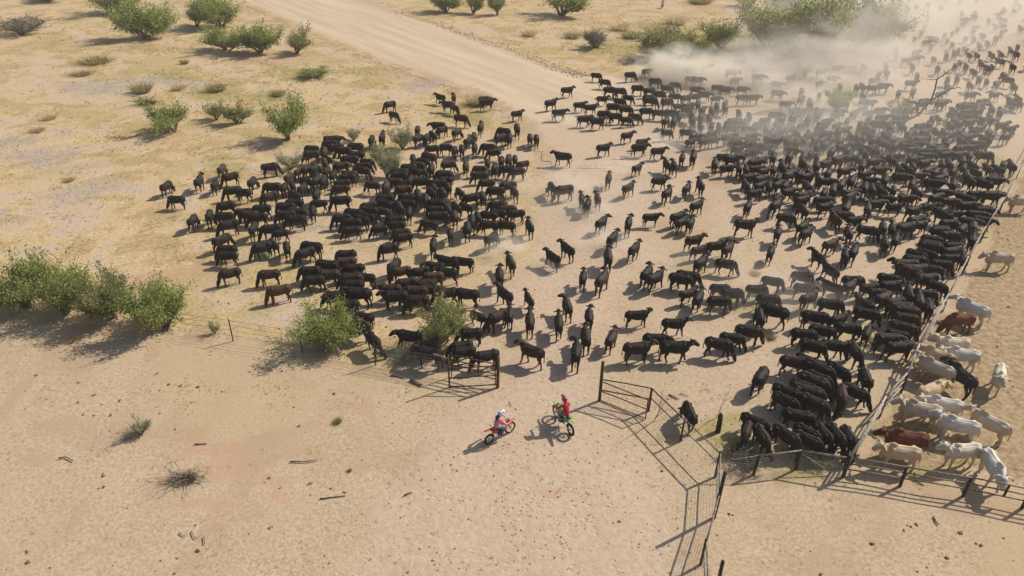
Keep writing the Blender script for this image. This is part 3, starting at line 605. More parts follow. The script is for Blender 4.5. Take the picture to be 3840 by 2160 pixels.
# the pale and red cattle in the pen
M_PEN = {'white': ((.54, .475, .40), (.63, .57, .49)), 'cream': ((.54, .45, .33), (.63, .545, .42)), 'tan': ((.44, .335, .235), (.55, .44, .33)), 'gold': ((.48, .34, .19), (.56, .43, .27)),
         'red': ((.10, .032, .016), (.14, .05, .026)), 'grey': ((.02, .02, .022), (.045, .042, .042)), 'rust': ((.13, .048, .022), (.17, .07, .035))}
def pale_coat(name, a, b_):
    t = NT(name); oc = t.objc(); nz = t.noise(oc, 3.0, 4, .6)
    c = t.mix(t.ramp(nz, .3, .7), a, b_)
    g = t.n('ShaderNodeSeparateXYZ'); t.l(oc, g.inputs[0])
    leg = t.math('SUBTRACT', 1.0, t.ramp(g.outputs[2], .05, .45))
    c = t.mix(t.math('MULTIPLY', leg, .5), c, tuple(x*.5 for x in a))     # darker points on the lower legs
    st = t.noise(oc, 1.7, 5, .65, .5)
    c = t.mix(t.math('MULTIPLY', t.ramp(st, .5, .68), .45), c, tuple(x*.55 for x in a))     # dirt rubbed into hips and flanks
    c = t.mix(t.math('MULTIPLY', t.ramp(g.outputs[0], .55, .95), .35), c, tuple(x*.6 for x in a))   # greyer head and neck
    t.bsdf(c, .75, .15, normal=t.bump(t.noise(oc, 6, 5, .65), .5, .05)); return t.m
PM = {k_: pale_coat(k_+'_coat', *v) for k_, v in M_PEN.items()}
BV = {'w': [cow_mesh('pen_w0', 'w', .3, 3, True), cow_mesh('pen_w1', 'w', -.25, 0, True)], 'h': [cow_mesh('pen_h0', 'h', .1, 3, True), cow_mesh('pen_h1', 'h', -.2, 1, True)], 'g': [cow_mesh('pen_g0', 'g', .1, 3, True)]}
PEN_COWS = [
 (2880, 1080, 2060, 215, 130, 'w', 'white', 'white cow with head raised behind a rust cow in the pen'),
 (2880, 1080, 1930, 320, 184, 'g', 'rust', 'rust brown cow with head down by the upper pen fence'),
 (2880, 1080, 1860, 560, 178, 'w', 'cream', 'cream cow standing broadside, head towards the pen fence'),
 (2880, 1080, 1700, 690, 140, 'h', 'gold', 'golden cow half hidden behind a larger tan cow'),
 (2880, 1080, 1945, 680, 166, 'h', 'white', 'white cow with hanging tail behind the black pen cow'),
 (2880, 1080, 1690, 810, 135, 'w', 'tan', 'large tan cow pointing at the fence with head raised'),
 (2880, 1080, 1950, 890, 104, 'w', 'grey', 'black cow among the pale cattle inside the pen'),
 (2880, 1080, 2330, 880, 236, 'w', 'cream', 'cream cow alone at the pen edge, walking nearer'),
 (2880, 1080, 1640, 1035, 25, 'h', 'gold', 'golden cow with rump towards viewer below the tan cow'),
 (2880, 1080, 1760, 1175, 165, 'h', 'white', 'long white cow lying across the middle of the pen row'),
 (2880, 1080, 1530, 1235, 162, 'w', 'tan', 'grey-tan cow with head up nearest the bent fence rail'),
 (2880, 1080, 1920, 1385, 160, 'w', 'white', 'greyish white cow with dark muzzle above the cream cow'),
 (2880, 1080, 2240, 1360, 128, 'w', 'tan', 'tan cow walking away up the right of the pen'),
 (2880, 1620, 1390, 70, 172, 'h', 'red', 'dark red cow behind the golden cow at the pen rails'),
 (2880, 1620, 1330, 205, 172, 'w', 'gold', 'golden tan cow broadside just inside the pen rails'),
 (2880, 1620, 1960, 190, 190, 'w', 'cream', 'cream cow with shaggy head beside the golden tan cow'),
 (2880, 1620, 2270, 340, 262, 'h', 'white', 'white cow seen from above by the end of the rails'),
 (2880, 540, 2330, 1150, 174, 'h', 'tan', 'tan cow with hump on open dirt beyond the pen fence'),
 (2880, 540, 2540, 580, 180, 'h', 'tan', 'pinkish tan cow cut off by the frame edge'),
]
for ox, oy, x, y, h, pz, colr, lab in PEN_COWS:
    w = G(ox+x*.37267, oy+y*.37267, .92); v = BV[pz]; src = v[rng.integers(len(v))]
    key = src.name+'_'+colr; me0 = bpy.data.meshes.get(key)
    if me0 is None:
        me0 = src.copy(); me0.name = key; me0.materials.clear(); me0.materials.append(PM[colr])
    o = bpy.data.objects.new({'white': 'white_cow', 'cream': 'cream_cow', 'tan': 'tan_cow', 'gold': 'golden_cow', 'red': 'red_cow', 'rust': 'red_cow', 'grey': 'dark_cow'}[colr], me0); COL.objects.link(o)
    s_ = 1.10*rng.normal(1, .03); o.location = (w[0], w[1], -.02); o.rotation_euler = (0, 0, R_(h)); o.scale = (s_*1.04, s_, s_)
    tag(o, lab.replace('lying across', 'standing across'), 'cow', 'pale and red cattle in the pen')
# ------------------------------------------------------------------ shrubs and trees
M_BARK = simple('grey_bark', (.17, .13, .095), .9, .1, .3, 8)
M_DEADWOOD = simple('dead_wood', (.16, .125, .10), .9, .1, .35, 6)
M_PALEWOOD = simple('bleached_wood', (.40, .34, .27), .9, .1, .3, 6)
LEAF = {'dense': leafmat('leaves_green', (.16, .20, .052), (.32, .375, .105), (.49, .50, .19)),
        'olive': leafmat('leaves_olive', (.16, .18, .065), (.31, .32, .13), (.46, .44, .22)),
        'pale': leafmat('leaves_pale', (.18, .20, .10), (.33, .345, .19), (.48, .46, .28)),
        'lime': leafmat('leaves_lime', (.15, .18, .04), (.30, .32, .085), (.44, .42, .15)),
        'grey': leafmat('leaves_grey', (.10, .10, .075), (.18, .175, .13), (.28, .25, .18)),
        'straw': leafmat('straw_blades', (.40, .30, .15), (.53, .41, .22), (.66, .54, .31), .5),
        'greenstraw': leafmat('green_straw_blades', (.20, .18, .06), (.34, .30, .12), (.52, .43, .22), .45)}
def quads(C, size, r, flat=0.0):
    """random small leaf quads at centres C"""
    n = len(C); d1 = r.normal(size=(n, 3)); d1[:, 2] += .35; d1 /= np.linalg.norm(d1, axis=1)[:, None]
    d2 = np.cross(d1, r.normal(size=(n, 3))); d2 /= np.linalg.norm(d2, axis=1)[:, None]+1e-9
    L = size*r.uniform(.6, 1.5, n)[:, None]; W_ = L*r.uniform(.22, .42, n)[:, None]
    V = np.stack([C-d2*W_*.35, C+d1*L*.5-d2*W_, C+d1*L, C+d1*L*.5+d2*W_], 1).reshape(-1, 3)
    F = np.arange(n*4).reshape(-1, 4); return V, F
def make_bush(seed, nst, ntw, nleaf, spread, leaf, hollow=.55, low=.06):
    """unit bush: radius 1, height 1.  returns trunk mesh, crown mesh"""
    r = np.random.default_rng(seed); tb = MB(); tips = []
    lobes = [(r.uniform(0, 2*math.pi), r.uniform(.5, .88), r.uniform(.38, .85)) for _ in range(8)]+[(0, 0, .98)]
    for s in range(nst):
        a, rr, hh = lobes[s % len(lobes)] if s < 9 else (r.uniform(0, 6.3), r.uniform(.2, .7), r.uniform(.5, .9))
        e = np.array([rr*math.cos(a), rr*math.sin(a), hh*.72]); b0 = np.array([r.normal(0, .05), r.normal(0, .05), -.02])
        m1 = b0+(e-b0)*.4+np.array([r.normal(0, .05), r.normal(0, .05), .06]); m2 = b0+(e-b0)*.75+r.normal(0, .05, 3)
        tb.tube([b0, m1, m2, e], [.032, .024, .015, .007], 5)
        for q in range(ntw//nst):
            t_ = r.uniform(.35, 1.05); p = b0+(e-b0)*t_
            dr = r.normal(size=3); dr[2] = abs(dr[2])*.7+.05; dr /= np.linalg.norm(dr)
            tip = p+dr*r.uniform(.12, .42)*spread
            k_ = math.hypot(tip[0], tip[1])
            if k_ > 1: tip[:2] *= 1/k_
            tip[2] = min(max(tip[2], low), 1.0-.35*min(1, k_)**2)
            tb.tube([p, (p+tip)/2+r.normal(0, .02, 3), tip], [.010, .007, .004], 4, cap=False)
            tips.append((tip, dr))
    drs = np.array([q[1] for q in tips]); tips = np.array([q[0] for q in tips]); per = nleaf//len(tips); n_ = len(tips)*per
    C = np.repeat(tips, per, 0)+r.normal(0, 1, (n_, 3))*np.array([.052, .052, .045])*spread+np.repeat(drs, per, 0)*r.uniform(-.20, .13, (n_, 1))*spread
    keep_ = C[:, 2] > low*.5; C = C[keep_]
    V, F = quads(C, leaf, r)
    return mesh('trunk', tb.V, tb.F, True), fast_mesh('crown', V, F)
BV_ = {'dense': [make_bush(11, 9, 250, 10000, 1.05, .044), make_bush(12, 8, 220, 9000, 1.1, .044), make_bush(13, 10, 260, 10400, 1.05, .043)],
       'open': [make_bush(21, 8, 150, 6000, 1.0, .046, low=.32), make_bush(22, 7, 140, 5600, 1.05, .046, low=.30)],
       'pale': [make_bush(31, 9, 120, 3000, 1.0, .045), make_bush(32, 8, 104, 2600, 1.05, .048)]}
def bush(x, y, wpx, h, form, leafk, label, name='shrub', cat='shrub', group='shrubs on the dry ground', lean=0.0):
    p = O(x, y); wd = wpx*1.49068/pxm(p)/2*1.22; h = h*1.18
    v = BV_[form]; tm, cm = v[rng.integers(len(v))]
    e = empty(name, (p[0], p[1], -.02), rng.uniform(0, 6.28)); e.scale = (wd, wd, h)
    if lean: e.rotation_euler = (lean, 0, e.rotation_euler[2])
    tag(e, label, cat, group)
    t_ = link('trunk', tm, e)
    if not tm.materials: tm.materials.append(M_BARK)
    key = cm.name+leafk; c_ = bpy.data.meshes.get(key)
    if c_ is None:
        c_ = cm.copy(); c_.name = key; c_.materials.clear(); c_.materials.append(LEAF[leafk])
    link('crown', c_, e)
    return e
BUSHES = [
 (62, 772, 165, 3.0, 'dense', 'dense', 'tall green shrub at the frame edge, leftmost of the fence-line thicket'),
 (165, 788, 150, 3.1, 'dense', 'dense', 'tall green shrub, second of the fence-line thicket'),
 (288, 800, 128, 2.8, 'dense', 'olive', 'green shrub with twiggy gaps in the middle of the fence-line thicket'),
 (415, 826, 158, 2.8, 'dense', 'dense', 'wide green shrub at the right end of the fence-line thicket'),
 (822, 862, 150, 2.2, 'dense', 'dense', 'round bright green bush on the wire fence line'),
 (1118, 858, 124, 2.35, 'dense', 'olive', 'feathery olive bush behind the open brown gate'),
 (437, 332, 112, 3.2, 'open', 'dense', 'small green tree with bare stem above its shadow, left of its pair'),
 (598, 308, 68, 2.5, 'open', 'olive', 'slim grey green shrub beside a brown dry bush'),
 (545, 300, 60, 2.2, 'pale', 'olive', 'thin half dry shrub left of the slim grey green one'),
 (722, 350, 118, 3.9, 'open', 'dense', 'upright green tree just above the grazing mob'),
 (372, 98, 142, 4.8, 'dense', 'dense', 'big dense dark green shrub casting an oval shadow'),
 (495, 66, 70, 4.4, 'open', 'dense', 'small green tree leaning on the larger one left of the road'),
 (556, 70, 112, 4.6, 'dense', 'dense', 'broad green tree nearest the top left of the road'),
 (572, 126, 105, 3.6, 'open', 'dense', 'leftmost green shrub of the row below the road'),
 (655, 132, 118, 3.8, 'dense', 'dense', 'middle green shrub of the row below the road'),
 (746, 134, 76, 3.9, 'open', 'olive', 'rightmost shrub with bare trunk in the row below the road'),
 (290, 32, 112, 4.6, 'dense', 'dense', 'dark green shrub cut by the top edge over a long shadow'),
 (118, 2, 110, 2.6, 'dense', 'olive', 'low dark shrub cut by the top left edge'),
 (60, 84, 145, 2.6, 'pale', 'grey', 'wide grey brown dry shrub at the upper left edge'),
 (1013, 374, 68, 2.6, 'pale', 'pale', 'pale feathery shrub at the upper edge of the grazing mob'),
 (975, 447, 74, 2.7, 'open', 'pale', 'pale green shrub standing inside the grazing mob'),
 (890, 353, 44, 1.5, 'pale', 'pale', 'tiny pale shrub on the straw above the grazing mob'),
 (732, 425, 66, 1.7, 'pale', 'pale', 'faint pale shrub at the left of the grazing mob'),
 (1120, 30, 78, 3.8, 'dense', 'dense', 'dark green shrub left of a row right of the road'),
 (1190, 34, 62, 4.0, 'open', 'olive', 'middle small tree in the row right of the road'),
 (1252, 38, 56, 3.8, 'open', 'olive', 'right small tree in the row right of the road'),
 (1410, 40, 145, 5.2, 'open', 'dense', 'wide dark tree with thin trunks over a deep shadow'),
 (1655, 148, 125, 3.6, 'dense', 'olive', 'olive bush at the edge of the dust plume'),
 (1700, 118, 92, 3.2, 'pale', 'grey', 'grey green bush behind the olive one near the dust'),
 (1742, 142, 84, 2.8, 'dense', 'lime', 'low yellow green bush half in the dust plume'),
 (1815, 128, 118, 4.4, 'open', 'lime', 'yellow green small tree left of the big dusty trees'),
 (1935, 128, 180, 7.0, 'dense', 'lime', 'big yellow green tree veiled by thin dust'),
 (2075, 152, 195, 8.2, 'dense', 'olive', 'big olive tree in the middle of the dust cloud'),
 (2175, 130, 180, 7.6, 'dense', 'olive', 'big tree at the right of the dusty clump'),
 (2015, 50, 165, 6.5, 'dense', 'olive', 'far tree behind the dusty clump'),
 (2105, 276, 62, 2.2, 'dense', 'lime', 'small lime green bush surrounded by dusty cattle'),
 (2262, 292, 60, 1.8, 'pale', 'lime', 'low leafy scrub under the dead tree'),
 (1500, 120, 72, 2.4, 'dense', 'grey', 'rounded grey brown dry bush near the road edge'),
 (1880, 15, 70, 3.0, 'open', 'olive', 'small tree at the top edge beyond the third rider'),
 (794, 194, 78, 1.1, 'dense', 'dense', 'low spreading dark green shrub on olive grass'),
 (356, 1092, 60, .95, 'pale', 'pale', 'small pale sapling on the bare near ground'),
 (1020, 906, 62, .8, 'pale', 'pale', 'low pale weed by the wire mesh fence'),
 (1872, 1166, 110, .75, 'pale', 'grey', 'grey dry weed in the corner of the race'),
 (2062, 1168, 62, .6, 'pale', 'olive', 'small dark weed under the brace rail'),
 (541, 838, 26, .9, 'pale', 'pale', 'thin spindly weed beside the lone fence post'),
 (2195, 868, 40, .7, 'pale', 'olive', 'small weed at the foot of the bent pen fence'),
]
for b_ in BUSHES: bush(*b_)
# tussocks of dry grass that can be told apart
def make_tussock(seed, n):
    r = np.random.default_rng(seed); a = r.uniform(0, 6.28, n); q = r.uniform(0, 1, n)**.5
    b0 = np.stack([np.cos(a)*q*.55, np.sin(a)*q*.55, np.zeros(n)], 1)
    d_ = np.stack([np.cos(a)*q*.6+r.normal(0, .25, n), np.sin(a)*q*.6+r.normal(0, .25, n), r.uniform(.5, 1.0, n)], 1)
    s_ = np.cross(d_, r.normal(size=(n, 3))); s_ /= np.linalg.norm(s_, axis=1)[:, None]; s_ *= .02
    V = np.stack([b0-s_, b0+s_, b0+d_], 1).reshape(-1, 3); return fast_mesh('blades', V, np.arange(n*3).reshape(-1, 3))
TS = [make_tussock(i, 420) for i in (1, 2, 3)]
def tussock(x, y, wpx, h, leafk, label):
    p = O(x, y); s_ = wpx*1.49068/pxm(p)/2
    src = TS[rng.integers(3)]; key = src.name+leafk; me0 = bpy.data.meshes.get(key)
    if me0 is None: me0 = src.copy(); me0.name = key; me0.materials.append(LEAF[leafk])
    o = link('grass_tussock', me0, None, (p[0], p[1], -.02)); o.scale = (s_, s_, h); o.rotation_euler = (0, 0, rng.uniform(0, 6))
    tag(o, label, 'grass', 'tussocks on the dry ground')
for a in [(240, 158, 95, .9, 'greenstraw', 'wide greenish tussock left of the shrub row'), (205, 188, 60, .5, 'greenstraw', 'flat dark tussock by a fallen branch'), (357, 232, 62, 1.3, 'greenstraw', 'tall rounded tussock above the dead brush pile'),
          (545, 228, 58, 1.1, 'greenstraw', 'greenish tussock above the pair of slim shrubs'), (450, 225, 40, .7, 'straw', 'small straw tussock between two green ones'), (465, 160, 24, .7, 'greenstraw', 'tiny dark tussock under the big dense shrub'),
          (1200, 262, 70, 1.4, 'straw', 'golden tussock at the road bend above two cows'), (1650, 85, 70, 1.6, 'straw', 'golden tussock right of the wide dark tree'), (1590, 95, 60, 1.3, 'greenstraw', 'greenish tussock near the rounded grey bush'),
          (1760, 8, 70, 1.6, 'greenstraw', 'green tussock at the top edge right of the rider'), (1560, 75, 60, 1.2, 'straw', 'straw tussock below the third rider'), (1700, 60, 60, 1.4, 'straw', 'pale tussock behind the grey green bush'),
          (1330, 90, 44, 1.0, 'straw', 'straw tussock on the bank above the road'), (1440, 95, 50, 1.0, 'greenstraw', 'green straw tussock right of the road bank'), (850, 1062, 26, .28, 'greenstraw', 'small olive tuft on near bare ground'),
          (175, 455, 30, .4, 'straw', 'small tuft on the grey stony patch'), (125, 300, 40, .5, 'straw', 'brown tuft on the far left straw'), (95, 330, 40, .5, 'straw', 'second brown tuft below the far left one'),
          (1900, 690, 30, .3, 'straw', 'small yellow tuft between walking cows'), (700, 240, 40, .8, 'greenstraw', 'tuft of green grass above the upright tree'), (880, 1185, 14, .18, 'greenstraw', 'tiny olive tuft on near dirt'),
          (180, 858, 36, .35, 'straw', 'dry tuft in front of the thicket shadow'), (1940, 850, 30, .3, 'greenstraw', 'olive tuft beside grazing cows right of the track')]:
    tussock(*a)

# dead wood
def branchy(mb, p, d_, L, r0, depth, r):
    d_ = d_/np.linalg.norm(d_); n = 4; pts = [p]; q = p.copy(); dd = d_.copy()
    for i in range(n):
        dd = dd+r.normal(0, .16, 3); dd /= np.linalg.norm(dd); q = q+dd*L/n
        if q[2] < .03: q[2] = .03
        pts.append(q.copy())
    mb.tube(pts, [r0*(1-.6*i/n) for i in range(n+1)], 5)
    if depth > 0:
        for k_ in range(r.integers(2, 4)):
            i = r.integers(1, n+1); v = dd+r.normal(0, .75, 3)
            branchy(mb, pts[i].copy(), v, L*r.uniform(.4, .65), r0*.5, depth-1, r)
M_BRUSH = simple('weathered_brush', (.24, .19, .145), .9, .1, .3, 6)
def brushpile(x, y, size, n, h, mat, label, seed):
    r = np.random.default_rng(seed); p = O(x, y); e = empty('brush_pile', (p[0], p[1], 0)); tag(e, label, 'dead branches')
    for i in range(n):
        mb = MB(); a = r.normal(.35, .5)+(math.pi if r.random() < .5 else 0)
        st = np.array([r.normal(0, size*.18), r.normal(0, size*.10), .05+abs(r.normal(0, h*.3))])
        branchy(mb, st, np.array([math.cos(a), math.sin(a)*.7, r.uniform(0, .35)]), size*r.uniform(.35, .6), .022*size/1.6, 2, r)
        mb.build('branch', mat, e)
    key = 'twigs_'+mat.name; me0 = bpy.data.meshes.get(key)
    if me0 is None: me0 = TS[0].copy(); me0.name = key; me0.materials.clear(); me0.materials.append(mat)
    if n > 20:
        t_ = link('twigs', me0, e); t_.scale = (size*.45, size*.26, size*.22)
brushpile(465, 1208, 1.5, 24, .4, M_BRUSH, 'grey pile of fallen dead branches on bare near ground', 5)
brushpile(372, 262, 2.3, 26, .8, M_DEADWOOD, 'dark heap of dead brush beside the small green tree', 6)
brushpile(330, 1100, 1.1, 5, .1, M_DEADWOOD, 'wispy dead twigs lying beside the pale sapling', 8)
brushpile(270, 1135, .8, 3, .1, M_DEADWOOD, 'few flat dead twigs left of the pale sapling', 9)
brushpile(1075, 925, 1.0, 4, .1, M_PALEWOOD, 'thin bleached branches leaning by the wire mesh', 10)
def at_plane(x, y, yw):
    v = CF*FPX+CR*(x-1920)+CD*(y-1080); t_ = yw/v[1]; return CC+v*t_
def traced(name, base_px, lines, rads, mat, label, cat, seed, depth=2, amp=.35):
    r = np.random.default_rng(seed); b0 = G(*base_px); e = empty(name, (b0[0], b0[1], 0)); tag(e, label, cat)
    for k_, (ln, rd) in enumerate(zip(lines, rads)):
        pts = [at_plane(x, y, b0[1]+amp*i*(1 if k_ % 2 else -1)*.5)-np.array([b0[0], b0[1], 0]) for i, (x, y) in enumerate(ln)]
        mb = MB(); mb.tube(pts, [rd*(1-.65*i/(len(pts)-1)) for i in range(len(pts))], 6)
        for q in range(depth*3):
            i = r.integers(1, len(pts)); v = pts[i]-pts[i-1]+r.normal(0, .6, 3)
            branchy(mb, np.array(pts[i]), v, r.uniform(.25, .6)*np.linalg.norm(pts[-1]-pts[0])*.35, rd*.3, 1, r)
        mb.build('trunk' if k_ == 0 else 'branch', mat, e)
T3 = lambda L_: [(2880+x*.37267, y*.37267) for x, y in L_]
traced('dead_tree', (3376, 470), [T3([(1330, 1260), (1400, 1210), (1500, 1160), (1580, 1090), (1640, 1010)]), T3([(1640, 1010), (1680, 900), (1700, 800), (1770, 750), (1850, 690)]),
        T3([(1640, 1010), (1740, 950), (1850, 890), (1930, 880)]), T3([(1510, 1155), (1490, 1030), (1420, 1015), (1355, 985)]), T3([(1700, 800), (1640, 800), (1560, 790)])],
       [.17, .10, .09, .09, .04], M_DEADWOOD, 'leaning dead tree with bare forked branches in the herd', 'tree', 4)
traced('bare_sapling', (2690, 1560), [[(2690, 1572), (2702, 1530), (2716, 1498), (2742, 1452)], [(2712, 1506), (2735, 1494), (2752, 1478)]], [.022, .014], M_PALEWOOD, 'thin bare sapling beside the old timber post', 'sapling', 3, 1)
traced('bare_shrub', (2455, 1575), [[(2455, 1575), (2470, 1545), (2475, 1515), (2480, 1480)], [(2460, 1565), (2490, 1540), (2520, 1535)], [(2470, 1545), (2500, 1500), (2530, 1490)]], [.025, .018, .015], M_DEADWOOD, 'bare twiggy shrub below the right gate panel', 'shrub', 12, 2)

# fallen sticks
def stick(pts, r0, label, mat=M_DEADWOOD):
    W_ = [G(*p, .03) for p in pts]; c0 = W_[0]; mb = MB(); mb.tube([w-np.array([c0[0], c0[1], 0]) for w in W_], [r0*(1-.5*i/len(W_)) for i in range(len(W_))], 6)
    o = mb.build('fallen_stick', mat); o.location = (c0[0], c0[1], 0); tag(o, label, 'stick', 'fallen sticks')
T0 = lambda ox, oy, L_: [(ox+x*.37267, oy+y*.37267) for x, y in L_]
stick(T0(0, 1620, [(590, 265), (665, 250), (740, 292)]), .035, 'bent dark stick on bare ground left of the brush pile')
stick(T0(960, 1620, [(345, 295), (480, 298), (620, 280)]), .032, 'long straight stick in the middle of near bare ground')
stick(T0(960, 1620, [(640, 672), (760, 655), (900, 640)]), .028, 'thin long stick below the straight one')
stick(T0(960, 1620, [(1490, 640), (1530, 618), (1570, 605)]), .035, 'short dark curved stick on the hoof marked dirt')
stick(T0(0, 1620, [(1800, 1015), (1860, 1048)]), .022, 'leftmost of three short twigs below the brush pile')
stick(T0(0, 1620, [(1925, 995), (1955, 1060), (1985, 1070)]), .022, 'middle of three short twigs below the brush pile')
stick(T0(0, 1620, [(2050, 1045), (2060, 1125)]), .022, 'rightmost of three short twigs below the brush pile')
stick(T0(0, 1620, [(1960, 122), (2085, 115)]), .03, 'short stick above the brush pile by reddish soil')
stick(T0(960, 1620, [(525, 518), (570, 510)]), .03, 'stub of wood below the long straight stick')
stick(T0(2880, 1620, [(1665, 850), (1690, 900), (1715, 935)]), .035, 'broken stick on the ground right of the race')
stick(T0(960, 1080, [(1355, 878), (1440, 890), (1500, 905)]), .045, 'fallen rail lying in front of the wire mesh fence')
stick(T0(1920, 1080, [(1580, 1070), (1670, 1115)]), .04, 'short dark pole on the dirt right of the gate')
stick(T0(1920, 1080, [(1690, 1060), (1780, 1085)]), .025, 'thin pole beside the short dark pole')
stick([(1913, 1500), (1917, 1520)], .02, 'pale upright looking twig above the pink rider', M_PALEWOOD)
mb = MB(); a = G(1538, 1428); b_ = G(1582, 1446); mb.tube([np.array([0, 0, .05]), b_-a+np.array([0, 0, .05])], [(.10, .035), (.10, .035)], 4, ref=(0, 1, 0))
o = mb.build('plank', M_DEADWOOD); o.location = (a[0], a[1], 0); tag(o, 'short brown plank lying left of the open gate', 'plank')

# ------------------------------------------------------------------ fences and gates
M_RUST = simple('rusty_pipe', (.10, .055, .035), .75, .3, .4, 9)
M_PIPE = simple('weathered_pipe', (.22, .165, .135), .7, .3, .3, 9)
M_POST = simple('dark_steel_post', (.055, .042, .032), .8, .3, .4, 9)
M_TIMBER = simple('old_timber', (.07, .052, .04), .9, .1, .4, 7)
M_WIRE = simple('fence_wire', (.26, .23, .21), .5, .5, .2, 5, .4)
UP = np.array([0, 0, 1.0])
class Fence:
    def __init__(s, name, base, label, cat):
        s.b = np.array([base[0], base[1], 0.0]); s.e = empty(name, tuple(s.b)); tag(s.e, label, cat)
    def pipe(s, name, p, q, r, mat, n=7):
        mb = MB(); p = np.asarray(p)-s.b; q = np.asarray(q)-s.b+(np.append(rng.normal(0, .03, 2), 0) if name == 'post' else 0); mb.tube([p, (p+q)/2+(rng.normal(0, .012, 3) if name == 'rail' else 0), q], [r, r, r], n); return mb.build(name, mat, s.e)
    def wires(s, name, p, q, hs, r, mat=None, sag=.02):
        for h in hs:
            mb = MB(); a = np.asarray(p)-s.b+UP*h; b = np.asarray(q)-s.b+UP*h
            mb.tube([a, (a+b)/2-UP*sag, b], [r]*3, 4); mb.build(name, mat or M_WIRE, s.e)
    def net(s, p, q, h0, h1, dh, dl, r, mat=None):
        mb = MB(); p = np.asarray(p)-s.b; q = np.asarray(q)-s.b; L = np.linalg.norm(q-p)
        for h in np.arange(h0, h1+.001, dh): mb.tube([p+UP*h, q+UP*h], [r, r], 3, cap=False)
        for t_ in np.linspace(0, 1, max(2, int(L/dl))): mb.tube([p+(q-p)*t_+UP*h0, p+(q-p)*t_+UP*h1], [r*.8, r*.8], 3, cap=False)
        return mb.build('wire_mesh', mat or M_WIRE, s.e)
# wire fence on the left
f = Fence('wire_fence', G(874, 1277), 'sagging wire fence on thin steel posts running left from the open gate', 'fence')
pp = [G(130, 1140), G(378, 1192), G(626, 1240), G(874, 1277), G(1135, 1322), G(1409, 1369), G(1688, 1420)]
pp.insert(0, pp[0]+(pp[0]-pp[1])); pp.insert(0, pp[0]+(pp[0]-pp[1]))
for p in pp[:-1]: f.pipe('post', p-UP*.2, p+UP*1.42, .035, M_POST)
for a, b_ in zip(pp[:-1], pp[1:]): f.wires('wire', a, b_, (.35, .7, 1.05, 1.36), .007, M_POST)
f.net(pp[-2], pp[-1], .25, 1.28, .17, .16, .0065)
f.net(pp[-3], pp[-2], .15, .55, .2, .3, .004)
f.pipe('rail', G(1624, 1327, 1.25), G(1676, 1342, 1.25), .035, M_PALEWOOD)
# left pair of gates
gl, gr = G(1685, 1452), G(1866, 1451); ga = G(1694, 1413)
f = Fence('pipe_gate', gr, 'rusty brown pipe gate with slanting rails standing open by the thick post', 'gate')
f.pipe('post', gr-UP*.2, gr+UP*1.92, .085, M_RUST); f.pipe('stile', gl, gl+UP*2.05, .045, M_RUST)
f.pipe('stile', gr+np.array([-.12, 0, .1]), gr+np.array([-.12, 0, 1.6]), .03, M_RUST)
for h0, h1 in ((.03, .18), (.58, .76), (1.19, 1.37)): f.pipe('rail', gl+UP*h0, gr+UP*h1, .034, M_RUST)
f.net(gl*.98+gr*.02, gr, .1, .55, .15, .18, .004, M_RUST)
f = Fence('pipe_gate', ga, 'second pipe gate with four parallel rails folded behind the slanting one', 'gate')
f.pipe('stile', ga, ga+UP*1.55, .03, M_RUST)
for h in (.48, .80, 1.12, 1.45): f.pipe('rail', ga+UP*h, gr+UP*h+(ga-gr)*.04, .032, M_RUST)
# right gate
tp, fp, ge = G(2248, 1502), G(2432, 1538.6), G(2420, 1572)
f = Fence('pipe_gate', tp, 'rusty pipe gate with three rails hinged on the tall post', 'gate')
f.pipe('post', tp-UP*.2, tp+UP*2.45, .085, M_RUST); f.pipe('stile', ge, ge+UP*1.22, .03, M_RUST)
for h in (.04, .62, 1.22): f.pipe('rail', tp+(ge-tp)*.04+UP*h, ge+UP*h, .03, M_RUST)
f.net(tp, ge, .1, 1.2, .18, .2, .0035, M_RUST)
f = Fence('pipe_fence', fp, 'two rail pipe panel between the tall post and the race', 'fence')
f.pipe('post', fp-UP*.2, fp+UP*1.42, .06, M_RUST)
for h in (.72, 1.38): f.pipe('rail', tp+UP*(h-.04), fp+UP*h, .034, M_RUST)
f.net(tp*.98+fp*.02, fp, .12, 1.3, .17, .2, .0035, M_RUST)
# race fence curving down the picture
HR_ = 1.4
C1 = G(2702, 1700, HR_)-UP*HR_; C2 = G(2677, 1942); C3 = G(2650, 2023, HR_)-UP*HR_; C4 = G(2656, 2205, HR_)-UP*HR_
f = Fence('race_fence', C1, 'curved pipe and mesh fence of the race running towards the viewer', 'fence')
cur = [fp, (fp+C1)/2, C1, C2, C3, C4]
for i, (a, b_) in enumerate(zip(cur[:-1], cur[1:])):
    f.pipe('rail', a+UP*1.38, b_+UP*1.38, .034, M_PIPE if i > 0 else M_RUST); f.pipe('rail', a+UP*.80, b_+UP*.80, .030, M_PIPE if i > 0 else M_RUST)
    f.net(a, b_, .08, 1.30, .15, .34, .0042)
for p, h in ((C1, 1.45), (C3, 1.45)): f.pipe('post', p-UP*.2, p+UP*h, .06, M_POST)
pm_ = (fp+C1)/2; f.pipe('post', pm_-UP*.2, pm_+UP*1.42, .045, M_POST)
f.pipe('post', C2-UP*.2, C2+UP*2.62, .075, M_POST)
pb = G(2690, 2200); f.pipe('post', pb-UP*.2, pb+UP*1.5, .07, M_POST)
